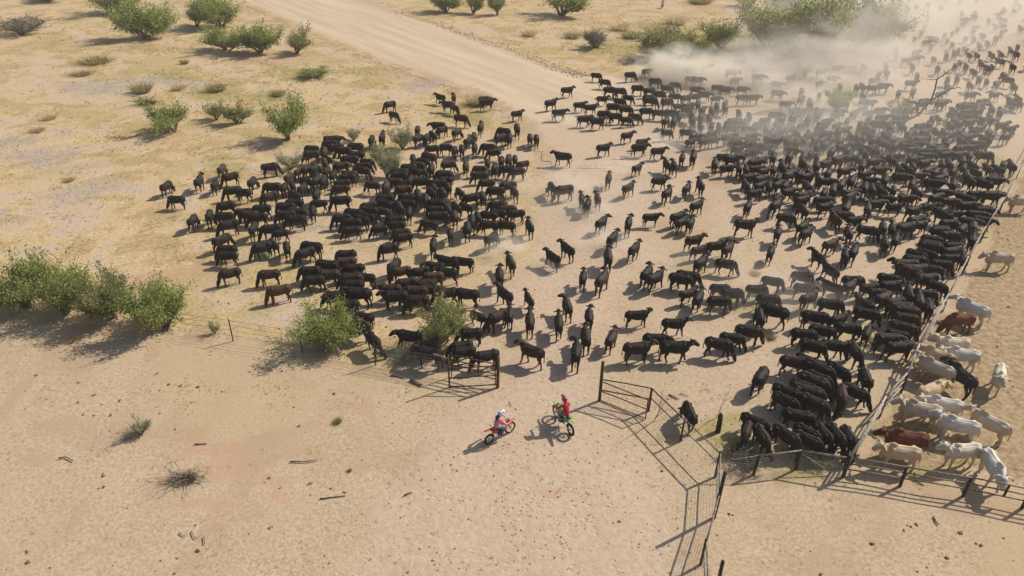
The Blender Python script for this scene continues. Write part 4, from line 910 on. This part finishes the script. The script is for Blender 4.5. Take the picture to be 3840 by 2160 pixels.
# pen fence along the near side
HP = 1.12
E1, E2, E3 = G(2845, 1708, HP)-UP*HP, G(3007, 1689, HP)-UP*HP, G(3187, 1717, HP)-UP*HP
f = Fence('mesh_fence', E2, 'bent pipe topped wire mesh fence joining the race to the pen', 'fence')
for i, (a, b_) in enumerate(((C1, E1), (E1, E2), (E2, E3))):
    f.pipe('rail', a+UP*(HP if i else .8), b_+UP*HP, .038 if i else .02, M_PIPE)
    f.net(a, b_, .08, 1.04, .12, .5, .0045)
for p in (E1, E2): f.pipe('post', p-UP*.2, p+UP*(HP+.02), .06, M_POST)
f.pipe('brace', E2+UP*.95, E2+(E3-E2)*.72+UP*.1, .028, M_PIPE)
f.pipe('post', E3-UP*.2, E3+UP*1.3, .085, M_POST)
f = Fence('rail_fence', E3, 'three rail pipe fence along the near side of the pen', 'fence')
Q = [E3]+[G(x, y, HP)-UP*HP for x, y in ((3405, 1752), (3645, 1791), (3870, 1836), (4120, 1880))]
for a, b_ in zip(Q[:-1], Q[1:]):
    for h in (.45, .79, HP): f.pipe('rail', a+UP*h, b_+UP*h, .036, M_PIPE)
for p in Q[1:]: f.pipe('post', p-UP*.2, p+UP*(HP+.03), .07, M_POST)
p = Q[2]+(Q[3]-Q[2])*.63; f.pipe('spreader', p+UP*.45, p+UP*HP, .05, M_POST)
# pen fence running away
HD = 1.35
D_ = [E3]+[G(x, y, HD)-UP*HD for x, y in ((3326, 1483), (3406, 1396), (3449, 1288), (3560, 1099), (3634, 960), (3699, 847), (3769, 740), (3831, 616), (3905, 480))]
f = Fence('pen_fence', D_[1], 'long bleached pipe fence dividing the black herd from the pale cattle', 'fence')
M_BLEACH = simple('bleached_rail', (.33, .275, .23), .75, .25, .25, 7)
for i, (a, b_) in enumerate(zip(D_[:-1], D_[1:])):
    if i < 4:
        f.pipe('rail', a+UP*(HD if i else HP+.15), b_+UP*HD, .048, M_BLEACH); f.pipe('rail', a+UP*.92, b_+UP*.92, .038, M_BLEACH); f.pipe('rail', a+UP*.5, b_+UP*.5, .035, M_BLEACH)
        f.net(a, b_, .1, 1.3, .25, .6, .004)
    else:
        f.pipe('rail', a+UP*HD, b_+UP*HD, .042, M_BLEACH); f.net(a, b_, .3, 1.1, .4, 1.2, .006)
for p in D_[1:]: f.pipe('post', p-UP*.2, p+UP*(HD+.05), .07, M_POST)
# timber stump post
p = G(2692, 1618); f = MB(); f.tube([(0, 0, -.2), (-.01, 0, .6), (-.03, 0, 1.02)], [.13, .12, .115], 9); f.tube([(-.02, .02, 1.0), (-.03, .02, 1.13)], [.07, .05], 7)
o = f.build('timber_post', M_TIMBER); o.location = tuple(p); tag(o, 'old dark timber post standing alone beside the bare sapling', 'post')
# ------------------------------------------------------------------ motorbikes and riders
M_TYRE = simple('tyre_rubber', (.022, .021, .02), .85, .2, .2, 20)
M_RIM = simple('bare_metal', (.45, .44, .42), .35, .5, .1, 9, .8)
M_ENG = simple('engine_metal', (.11, .11, .115), .45, .5, .25, 14, .6)
M_BLK = simple('black_plastic', (.02, .02, .021), .5, .4, .1)
def plastic(name, c): return simple(name, c, .35, .5, .06, 4)
def place(o, P, h, s): o.location = tuple(P); o.rotation_euler = (0, 0, h); o.scale = (s, s, s)
def motorbike(P, h, s, body, seatm, label):
    e = empty('motorbike', (0, 0, 0)); tag(e, label, 'motorbike', 'mustering motorbikes')
    for x, R, tr in ((.70, .345, .042), (-.68, .315, .055)):
        w = MB(); w.tube([(x, -.06, R), (x, .06, R)], [.045, .045], 10, ref=(0, 0, 1))
        for k_ in range(14):
            a = 2*math.pi*k_/14; sgn = 1 if k_ % 2 else -1
            w.tube([(x+.04*math.cos(a), .04*sgn, R+.04*math.sin(a)), (x+(R-tr*1.9)*math.cos(a+.12*sgn), 0, R+(R-tr*1.9)*math.sin(a+.12*sgn))], [.004, .004], 4, cap=False)
        wo = w.build('wheel', M_RIM, e)
        t = MB(); t.torus((x, 0, R), R-tr, tr, n=32, k=10)
        for k_ in range(32):
            a = 2*math.pi*k_/32; t.box((x+(R-.004)*math.cos(a), 0, R+(R-.004)*math.sin(a)), (.012, tr*.7, .014), np.array([[math.cos(a), 0, -math.sin(a)], [0, 1, 0], [math.sin(a), 0, math.cos(a)]]))
        t.build('tyre', M_TYRE, wo)
        r_ = MB(); r_.torus((x, 0, R), R-tr*2.0, .016, n=32, k=6); r_.build('rim', M_RIM, wo)
    f = MB()
    for y in (-.075, .075): f.tube([(.70, y, .345), (.55, y, .72), (.47, y, .98)], [.025, .026, .022], 8)
    f.build('fork', M_RIM, e)
    f = MB()
    for y in (-.09, .09):
        f.tube([(.48, y*.4, .86), (.20, y, .62), (.10, y, .34), (-.15, y, .32), (-.16, y, .55), (-.55, y*.7, .76)], [.022]*6, 6); f.tube([(.44, y*.4, .88), (.1, y, .80), (-.16, y, .58)], [.02]*3, 6)
    f.build('frame', M_BLK, e)
    f = MB()
    for y in (-.085, .085): f.tube([(-.13, y, .40), (-.68, y, .315)], [(.018, .035), (.014, .025)], 6)
    f.build('swingarm', M_RIM, e)
    f = MB(); f.box((.06, 0, .40), (.15, .10, .09)); f.tube([(.06, 0, .46), (.14, 0, .68)], [.085, .075], 10); f.tube([(.0, -.13, .38), (.0, .13, .38)], [.085, .085], 12, ref=(0, 0, 1)); f.build('engine', M_ENG, e)
    f = MB(); f.tube([(.16, .05, .62), (.26, .09, .46), (.05, .13, .50), (-.25, .13, .62), (-.32, .12, .66)], [.02, .022, .022, .026, .04], 8); f.tube([(-.30, .12, .66), (-.66, .13, .78)], [.05, .045], 10); f.build('exhaust', M_RIM, e)
    f = MB(); f.tube([(.44, 0, .90), (.30, 0, .92), (.12, 0, .88), (.0, 0, .83)], [(.05, .06), (.13, .11), (.13, .11), (.09, .07)], 12); f.build('fuel_tank', body, e)
    for y in (-1, 1):
        f = MB(); f.tube([(.46, y*.10, .82), (.30, y*.155, .70), (.16, y*.15, .56)], [(.015, .09), (.014, .13), (.012, .06)], 8); f.build('shroud', body, e)
        f = MB(); f.tube([(-.20, y*.11, .68), (-.42, y*.12, .72), (-.58, y*.09, .80)], [(.012, .07), (.012, .10), (.010, .05)], 8); f.build('side_panel', body, e)
    f = MB(); f.tube([(.14, 0, .93), (-.1, 0, .88), (-.35, 0, .885), (-.60, 0, .92)], [(.06, .035), (.095, .055), (.105, .055), (.08, .035)], 10); f.build('seat', seatm, e)
    f = MB(); f.tube([(-.48, 0, .87), (-.68, 0, .92), (-.88, 0, .97), (-.98, 0, .98)], [(.09, .03), (.10, .022), (.085, .016), (.05, .01)], 10); f.build('rear_fender', body, e)
    f = MB(); f.tube([(.40, 0, .80), (.62, 0, .83), (.86, 0, .80), (1.02, 0, .73)], [(.06, .02), (.075, .02), (.065, .016), (.035, .01)], 10); f.build('front_fender', body, e)
    f = MB(); f.tube([(.60, 0, .86), (.555, 0, 1.06)], [(.10, .02), (.085, .02)], 6); f.build('number_plate', body, e)
    f = MB(); f.tube([(.44, -.40, 1.07), (.47, -.22, 1.07), (.47, -.10, 1.0), (.47, .10, 1.0), (.47, .22, 1.07), (.44, .40, 1.07)], [.013]*6, 8, ref=(0, 0, 1)); hb = f.build('handlebar', M_BLK, e)
    for y in (-1, 1):
        g = MB(); g.tube([(.448, y*.28, 1.07), (.44, y*.41, 1.07)], [.02, .02], 8, ref=(0, 0, 1)); g.build('grip', M_BLK, hb)
    f = MB()
    for y in (-1, 1): f.tube([(-.02, y*.10, .30), (-.02, y*.26, .30)], [.016, .016], 6, ref=(0, 0, 1))
    f.build('foot_pegs', M_RIM, e)
    place(e, P, h, s); return e
def rider(P, h, s, shirt, trousers, boots, glove, helmetm, visorm, label, hair=None):
    SEG = [  # (points, radii, material index)
     ([(-.20, 0, .93), (-.21, 0, 1.04), (-.17, 0, 1.20), (-.10, 0, 1.36), (-.04, 0, 1.45)], [(.165, .14), (.155, .125), (.165, .125), (.185, .115), (.10, .09)], 0),
     ([(-.05, 0, 1.42), (.0, 0, 1.55)], [.06, .058], 4)]
    for y in (-1, 1):
        SEG += [([(-.08, y*.17, 1.39), (.02, y*.27, 1.26), (.10, y*.33, 1.14)], [.07, .058, .05], 0), ([(.10, y*.33, 1.14), (.26, y*.35, 1.10), (.38, y*.345, 1.085)], [.05, .043, .034], 0),
                ([(-.20, y*.09, .92), (.02, y*.17, .90), (.20, y*.20, .80)], [(.10, .10), .09, .066], 1), ([(.20, y*.20, .80), (.10, y*.19, .60), (.01, y*.185, .44)], [.066, .062, .05], 1),
                ([(.02, y*.185, .46), (-.02, y*.185, .37), (.06, y*.19, .345), (.17, y*.20, .33)], [.055, .056, (.05, .04), (.042, .032)], 2)]
        SEG += [([(.37, y*.345, 1.09), (.425, y*.345, 1.095)], [(.038, .024), (.045, .026)], 3)]
        for k_, fl in enumerate((.92, 1.0, .96, .78)):
            yy = y*(.31+.024*k_)
            SEG += [([(.425, yy, 1.10), (.468, yy, 1.092), (.472, yy, 1.060-.006*fl), (.444, yy, 1.040)], [.0115, .011, .0105, .009], 3)]
        SEG += [([(.405, y*.315, 1.085), (.425, y*.29, 1.06), (.447, y*.285, 1.045)], [.015, .013, .010], 3)]
    mb = MB()
    for pts, rd, _ in SEG: mb.tube(pts, rd, 10)
    me0 = fuse(mb, .0115, .6, 1, 'body')
    for mm in (shirt, trousers, boots, glove, M_SKIN): me0.materials.append(mm)
    cen = np.empty(len(me0.polygons)*3); me0.polygons.foreach_get('center', cen); cen = cen.reshape(-1, 3)
    best = np.full(len(cen), 1e9); mi = np.zeros(len(cen), np.int32)
    for pts, rd, k_ in SEG:
        for a, b_, r_ in zip(pts[:-1], pts[1:], rd):
            a = np.array(a); b_ = np.array(b_); ab = b_-a; t_ = np.clip(((cen-a)@ab)/(ab@ab), 0, 1)
            d_ = np.linalg.norm(cen-(a+t_[:, None]*ab), axis=1)-(r_ if np.isscalar(r_) else max(r_))
            q = d_ < best; best[q] = d_[q]; mi[q] = k_
    me0.polygons.foreach_set('material_index', mi); me0.update()
    e = empty('person', (0, 0, 0)); tag(e, label, 'person')
    link('body', me0, e)
    hm = MB(); hm.ell((.03, 0, 1.66), (.155, .125, .145), 16, 12); hm.tube([(.06, 0, 1.58), (.15, 0, 1.575), (.20, 0, 1.58)], [(.10, .06), (.085, .05), (.045, .035)], 10)
    ho = hm.build('helmet', helmetm, e)
    v = MB(); v.tube([(.10, 0, 1.745), (.20, 0, 1.765), (.29, 0, 1.75)], [(.10, .018), (.10, .014), (.075, .010)], 8); v.build('peak', visorm, ho)
    v = MB(); v.ell((.135, 0, 1.665), (.045, .10, .045), 12, 8); v.build('goggles', M_BLK, ho)
    if hair is not None:
        v = MB(); v.tube([(-.08, 0, 1.60), (-.15, 0, 1.50), (-.20, 0, 1.36), (-.25, 0, 1.22)], [(.09, .04), (.10, .045), (.075, .035), (.03, .02)], 10); v.build('hair', hair, e)
    place(e, P, h, s); return e
M_SKIN = simple('skin', (.45, .28, .20), .6, .3, .05)
M_RED = plastic('red_plastic', (.50, .045, .035)); M_GREEN = plastic('green_plastic', (.20, .50, .07)); M_ORANGE = plastic('orange_plastic', (.6, .1, .04))
M_PINK = simple('pink_shirt', (.62, .23, .30), .9, .1, .12, 9); M_JEANS = simple('blue_denim', (.16, .22, .33), .9, .1, .2, 12); M_REDJ = simple('red_jacket', (.46, .03, .04), .85, .2, .12, 9)
M_GREYJ = simple('grey_trousers', (.20, .23, .27), .9, .1, .15, 12); M_BOOT = simple('boots', (.05, .04, .035), .7, .3, .2, 8); M_HELB = simple('blue_white_helmet', (.10, .16, .42), .25, .5, .02, 9, 0, (.75, .76, .8))
M_HELR = plastic('dark_red_helmet', (.20, .012, .03)); M_WHT = plastic('white_plastic', (.75, .74, .72)); M_HAIR = simple('dark_hair', (.03, .018, .012), .6, .3, .2, 20); M_NAVY = simple('navy_clothes', (.03, .035, .07), .9, .1, .15, 9)
def ride(rear, front, s, *a):
    A_ = G(*rear); B_ = G(*front); d_ = B_-A_; return (A_+B_)/2, math.atan2(d_[1], d_[0])
P1, h1 = ride((1836, 1663), (1910, 1623), 1)
motorbike(P1, h1, .90, M_RED, M_RED, 'red dirt bike on the bare ground between the gates')
rider(P1, h1, .90, M_PINK, M_JEANS, M_BOOT, M_SKIN, M_HELB, M_WHT, 'rider in pink shirt, jeans and blue white helmet on the red bike', M_HAIR)
P2, h2 = ride((2141, 1633), (2083, 1562), 1)
motorbike(P2, h2, .98, M_GREEN, M_BLK, 'bright green dirt bike heading through the gateway')
rider(P2, h2, .98, M_REDJ, M_GREYJ, M_BOOT, M_BLK, M_HELR, M_HELR, 'rider in red jacket and dark red helmet on the green bike')
P3 = G(2483, 30); h3 = R_(250)
motorbike(P3, h3, .95, M_WHT, M_BLK, 'distant pale dirt bike at the top edge of the picture')
rider(P3, h3, .95, M_PINK, M_NAVY, M_BOOT, M_SKIN, M_NAVY, M_NAVY, 'distant rider in pink and navy at the top edge')

# ------------------------------------------------------------------ dung, stones, clods, grass
M_DUNG = simple('dry_dung', (.15, .108, .055), .95, .05, .3, 12)
dm = []
for k_ in range(4):
    r = np.random.default_rng(50+k_); mb = MB()
    for q in range(5): mb.ell((r.normal(0, .08), r.normal(0, .07), .015), (r.uniform(.06, .12), r.uniform(.05, .10), r.uniform(.02, .04)), 9, 5)
    me0 = mesh('dung', mb.V, mb.F, True); me0.materials.append(M_DUNG); dm.append(me0)
DUNG = [(395, 1383), (132, 1409), (590, 1400), (355, 1480), (292, 1508), (383, 1517), (353, 1558), (415, 1557), (310, 1556), (500, 1552), (450, 1500), (598, 1463), (675, 1447), (633, 1442), (742, 1449), (832, 1468), (290, 1435), (600, 1551), (655, 1609), (95, 1533),
        (1270, 1575), (1122, 1597), (386, 1828), (385, 1785), (735, 1968), (740, 2064), (605, 2100), (665, 2093), (655, 2149), (1010, 1793), (1050, 1830), (1240, 1832), (1296, 1845), (100, 2070), (105, 2110), (190, 2127), (1165, 1856), (1010, 1980), (1100, 1525), (1250, 1475),
        (1525, 1470), (1055, 1390), (1450, 1225), (1480, 1262), (3415, 1975), (3390, 1990), (3435, 1965), (3677, 2045), (3270, 2038), (3075, 2150), (3440, 2145), (3765, 2018), (3550, 2090), (3605, 1998), (1690, 1910), (1045, 1232), (2320, 1955), (2480, 1765), (2735, 1927), (857, 1137), (760, 1150), (820, 1130),
        (3740, 1300), (3800, 1450), (3620, 1250), (3700, 1060), (3780, 1150), (3330, 1695), (3480, 1700)]
DL = [('by the pale sapling', O(356, 1092)), ('left of the brush pile', O(300, 1200)), ('below the brush pile', O(480, 1360)), ('near the long straight stick', O(760, 1170)), ('on dirt beyond the sticks', O(950, 1250)), ('in front of the thicket', O(250, 950)),
      ('left of the round bush shadow', O(560, 950)), ('near the frame corner below the thicket', O(60, 1400)), ('in front of the wire fence', O(800, 1000)), ('before the open gate', O(1010, 990)), ('among the grazing mob\'s edge', O(560, 760)), ('on the straw behind the fence', O(980, 830)),
      ('beside the curved race', O(1640, 1250)), ('outside the pen rails', O(2300, 1330)), ('at the lower right corner', O(2480, 1400)), ('inside the pen', O(2480, 900)), ('outside the race', O(1850, 1300))]
dk = {}
for x, y in DUNG:
    p = G(x, y); k_ = min(range(len(DL)), key=lambda i: np.hypot(*(DL[i][1][:2]-p[:2]))); dk.setdefault(k_, []).append((x, y))
for k_, L_ in dk.items():
    L_.sort()
    for n_, (x, y) in enumerate(L_):
        p = G(x, y); o = link('dung_pat', dm[int(x+y) % 4], None, (p[0], p[1], -.01)); s_ = rng.uniform(.28, .66); o.scale = (s_, s_, s_); o.rotation_euler = (0, 0, rng.uniform(0, 6))
        tag(o, 'small dark dung pat '+DL[k_][0]+(', '+ORD[n_+1]+' from left' if len(L_) > 1 else ''), 'dung', 'dung pats')
def scatter(n, box_, dens):
    """random ground points, thinned by dens(P, zones)"""
    P_ = np.column_stack([rng.uniform(box_[0], box_[1], n), rng.uniform(box_[2], box_[3], n)]); z_ = zones(P_)
    k_ = rng.random(n) < dens(P_, z_); return P_[k_]
def in_view(P_):
    q = np.column_stack([P_, np.zeros(len(P_))])-CC; d_ = q@CF; u = FPX*(q@CR)/d_; v = FPX*(q@CD)/d_
    return (d_ > 5) & (np.abs(u) < 2500) & (v < 1500) & (v > -1350)
def blades(P_, per, hgt, wid, r, lean=.5):
    n = len(P_); B = np.repeat(np.column_stack([P_, np.full(n, -.03)]), per, 0); m_ = len(B)
    B[:, :2] += r.normal(0, .05, (m_, 2)); H = np.repeat(hgt, per)*r.uniform(.5, 1.2, m_)
    a = r.uniform(0, 6.28, m_); ln = np.abs(r.normal(lean, .35, m_))
    d_ = np.stack([np.cos(a)*ln*H, np.sin(a)*ln*H, H], 1); s_ = np.stack([-np.sin(a), np.cos(a), np.zeros(m_)], 1)*np.repeat(wid, per)[:, None]
    V = np.stack([B-s_, B+s_, B+d_], 1).reshape(-1, 3); return V, np.arange(m_*3).reshape(-1, 3)
def grass_density(P_, z_):
    dist = np.hypot(P_[:, 0], P_[:, 1]); cl = .5+.5*np.sin(P_[:, 0]*.7+1.7*np.sin(P_[:, 1]*.33))*np.sin(P_[:, 1]*.55+1.3*np.sin(P_[:, 0]*.41))
    g_ = (1-z_['road'])*(1-.97*np.clip(z_['bare']*1.3, 0, 1))*(1-.7*z_['grey'])*(1-.6*z_['pen'])*(.08+.92*cl**2)
    return g_*np.clip(34/np.maximum(dist, 12), 0, 1)**1.1*in_view(P_)
Pg = scatter(260000, (-75, 85, 12, 150), grass_density)[:34000]
ds = np.hypot(Pg[:, 0], Pg[:, 1]); Vg, Fg = blades(Pg, 4, np.clip(.015+.0004*ds, .018, .07)*rng.uniform(.6, 1.3, len(Pg)), np.clip(.0006*ds, .008, .04), rng, 3.0)
Pt = scatter(120000, (-75, 85, 22, 150), lambda P_, z_: grass_density(P_, z_)*z_['graze']*.5)[:9000]
dt = np.hypot(Pt[:, 0], Pt[:, 1]); Vt, Ft = blades(Pt, 7, np.clip(.06+.0016*dt, .08, .28)*rng.uniform(.5, 1.3, len(Pt)), np.clip(.0004*dt, .008, .03), rng, .9)
Fg = np.concatenate([Fg, Ft+len(Vg)]); Vg = np.concatenate([Vg, Vt])
me = fast_mesh('dry_grass', Vg, Fg); tag(link('dry_grass', me, None, None, LEAF['straw']), 'short dry straw grass covering the open ground', 'grass', None, 'stuff')
Pg = scatter(90000, (-75, 100, 20, 160), lambda P_, z_: np.clip(z_['green'], 0, 1)*in_view(P_)*.7*(1-z_['road']))[:14000]
ds = np.hypot(Pg[:, 0], Pg[:, 1]); Vg, Fg = blades(Pg, 4, np.clip(.02+.0006*ds, .03, .1), np.clip(.0007*ds, .009, .05), rng, 2.5)
me = fast_mesh('green_grass', Vg, Fg); tag(link('green_grass', me, None, None, LEAF['greenstraw']), 'patches of greener grass among the straw', 'grass', None, 'stuff')
ico = [(0, 0, 1), (.9, 0, .3), (.28, .85, .3), (-.72, .53, .3), (-.72, -.53, .3), (.28, -.85, .3), (0, 0, -.4)]
icf = [(0, 1, 2), (0, 2, 3), (0, 3, 4), (0, 4, 5), (0, 5, 1), (6, 2, 1), (6, 3, 2), (6, 4, 3), (6, 5, 4), (6, 1, 5)]
def lumps(name, P_, size, mat, label, cat):
    n = len(P_); V = np.array(ico)[None]*size[:, None, None]*rng.uniform(.6, 1.4, (n, 7, 3)); V[:, :, 2] *= .6
    V += np.column_stack([P_, np.zeros(n)])[:, None, :]; F = (np.array(icf)[None]+(np.arange(n)*7)[:, None, None]).reshape(-1, 3)
    me = fast_mesh(name, V.reshape(-1, 3), F); tag(link(name, me, None, None, mat), label, cat, None, 'stuff')
M_CLOD = simple('dirt_clods', (.30, .205, .125), .95, .05, .25, 6); M_STONE = simple('grey_stones', (.33, .28, .24), .9, .1, .25, 6); M_CHIP = simple('pale_chips', (.55, .47, .36), .9, .1, .2, 6)
M_BANK = simple('bank_dirt', (.40, .29, .19), .95, .05, .2, 6)
bank = np.array([O(*p)[:2] for p in [(985, 27), (1100, 61), (1190, 94), (1290, 126), (1390, 169), (1445, 184), (1480, 190)]])
t_ = rng.uniform(0, len(bank)-1.001, 900); i_ = t_.astype(int); Pb = bank[i_]+(bank[i_+1]-bank[i_])*(t_-i_)[:, None]+rng.normal(0, .7, (900, 2))
lumps('dirt_bank', Pb, rng.uniform(.04, .16, 900), M_BANK, 'low bank of dirt clods along the far road edge', 'dirt')
Pc = scatter(60000, (-45, 60, 14, 70), lambda P_, z_: in_view(P_)*(.03+.45*z_['bare'])*(1-z_['road'])*np.clip(25/np.hypot(P_[:, 0], P_[:, 1]), 0, 1))[:5500]
lumps('dirt_clods', Pc, rng.uniform(.015, .045, len(Pc)), M_CLOD, 'small clods kicked up over the trampled dirt', 'dirt')
Ps = scatter(60000, (-60, 20, 30, 110), lambda P_, z_: in_view(P_)*z_['grey']*.4)[:3500]
lumps('grey_stones', Ps, rng.uniform(.02, .07, len(Ps)), M_STONE, 'scattered grey stones on the bare stony patches', 'stones')
Pc = scatter(20000, (-40, 40, 14, 60), lambda P_, z_: in_view(P_)*.16*(1-z_['road']))[:1400]
lumps('pale_chips', Pc, rng.uniform(.012, .035, len(Pc)), M_CHIP, 'pale chips of litter strewn over the dirt', 'litter')

# ------------------------------------------------------------------ dust raised by the hooves
def dust_material(k_, dens, power, nscale, thr):
    t = NT('dust_%d' % k_); oc = t.objc()
    ln = t.n('ShaderNodeVectorMath', operation='LENGTH'); t.l(oc, ln.inputs[0])
    fall = t.math('POWER', t.math('SUBTRACT', 1.0, ln.outputs['Value'], clamp=True), power)
    mp = t.n('ShaderNodeMapping'); mp.inputs['Location'].default_value = (k_*3.7, k_*1.3, 0); t.l(oc, mp.inputs['Vector'])
    nz = t.ramp(t.noise(mp.outputs[0], nscale, 4, .6, .4), thr, thr+.35)
    d_ = t.math('MULTIPLY', t.math('MULTIPLY', fall, nz), dens)
    v = t.n('ShaderNodeVolumePrincipled'); v.inputs['Color'].default_value = (.985, .93, .83, 1); v.inputs['Anisotropy'].default_value = .0
    v.inputs['Density'].default_value = 0; t.l(d_, v.inputs['Density']); t.l(v.outputs[0], t.out.inputs['Volume'])
    return t.m
def dust(x, y, rx, ry, rz, dens, label, power=1.0, nscale=1.6, thr=.35, z0=None, k_=[0]):
    k_[0] += 1; p = G(x, y); mb = MB(); mb.ell((0, 0, 0), (1, 1, 1), 20, 14)
    # stay above the ground sheet: cut the lower cap flat
    zc = z0 if z0 is not None else rz*.35
    V = [(a, b_, max(c_, -(zc-.02)/rz)) for a, b_, c_ in mb.V]
    me0 = mesh('dust_cloud', V, mb.F); o = link('dust_cloud', me0, None, (p[0], p[1], zc), dust_material(k_[0], dens, power, nscale, thr)); o.scale = (rx, ry, rz)
    tag(o, label, 'dust', 'dust clouds', 'stuff')
DUST = [
 (2440, 285, 3.2, 3.0, 2.8, 1.5, 'leftmost bright dust puff above cattle at the road end', 1.0, 1.5, .34),
 (2540, 305, 4.2, 4.0, 3.8, 1.3, 'tall bright dust puff below the green bushes', 1.0, 1.6, .34),
 (2650, 320, 4.6, 4.2, 3.4, .95, 'rounded dust puff right of the tall bright one', 1.0, 1.6, .36),
 (2780, 300, 7, 6, 4.4, .42, 'tan dust billow below the dusty trees', 1.0, 2.0, .36),
 (2950, 360, 9, 7, 4.2, .30, 'grey tan dust billow inside the far herd', 1.0, 2.2, .38),
 (3120, 290, 12, 10, 6.5, .30, 'large tan dust billow beyond the dead tree', 1.0, 2.2, .36),
 (3060, 190, 18, 12, 9.0, .17, 'grey dust drifting up through the big trees', .9, 2.2, .34),
 (3380, 210, 16, 14, 7.0, .22, 'pale dust billow over far running cattle', .9, 2.4, .36),
 (3620, 90, 34, 30, 9.0, .075, 'wide pale dust over the far right cattle', .8, 2.4, .30),
 (2820, 560, 8, 6, 2.4, .26, 'low dust roll at the front of the packed herd', 1.0, 1.9, .36),
 (2150, 740, 7, 7, 1.4, .20, 'thin dust drifting over the middle track', 1.0, 1.8, .30),
 (2250, 930, 3.2, 3.0, 1.0, .75, 'small white puff behind walking cows', 1.1, 1.8, .36),
 (1890, 945, 2.2, 2.0, 1.1, 1.0, 'small dust puff at the edge of the grazing mob', 1.1, 1.6, .34),
 (1990, 1010, 2.8, 2.4, .9, .45, 'faint dust over two cows at the track edge', 1.1, 1.6, .36),
 (2900, 1130, 6.5, 3.6, 1.5, .22, 'grey dust film over cows before the pen', 1.0, 1.8, .34),
 (3140, 470, 9, 7, 2.6, .20, 'golden dust patch in the middle of the packed herd', 1.0, 1.9, .36),
 (3250, 420, 26, 24, 4.0, .035, 'broad low dust spread over the whole far right herd', .6, 1.6, .2),
 (2950, 520, 16, 12, 2.4, .075, 'thin low dust hanging over the packed herd', .8, 1.8, .28),
 (2210, 800, 2.6, 2.2, .9, .70, 'low dust wisp at the hooves of track cattle', 1.1, 1.7, .34),
 (2330, 640, 3.4, 2.6, 1.0, .50, 'low dust wisp on the upper track', 1.1, 1.7, .34),
 (2470, 560, 3.6, 2.8, 1.1, .45, 'low dust wisp before the packed herd', 1.1, 1.7, .34),
 (2120, 470, 3.6, 3.0, 1.0, .28, 'faint dust wisp at the road junction', 1.1, 1.7, .34),
 (2520, 980, 3.6, 2.6, .9, .26, 'faint dust wisp between loose walking cows', 1.1, 1.7, .34),
]
for d_ in DUST: dust(*d_)

# thin dusty air round the whole place
hz = MB(); hz.box((0, 115, 17), (420, 260, 18.5)); ho = hz.build('haze', None, None, False); ho.data.materials.clear()
t = NT('dusty_air'); v = t.n('ShaderNodeVolumePrincipled'); v.inputs['Color'].default_value = (.97, .92, .84, 1); v.inputs['Density'].default_value = .00045; v.inputs['Anisotropy'].default_value = 0.0
t.l(v.outputs[0], t.out.inputs['Volume']); ho.data.materials.append(t.m); tag(ho, 'thin dusty air over the whole paddock', 'haze', None, 'stuff')
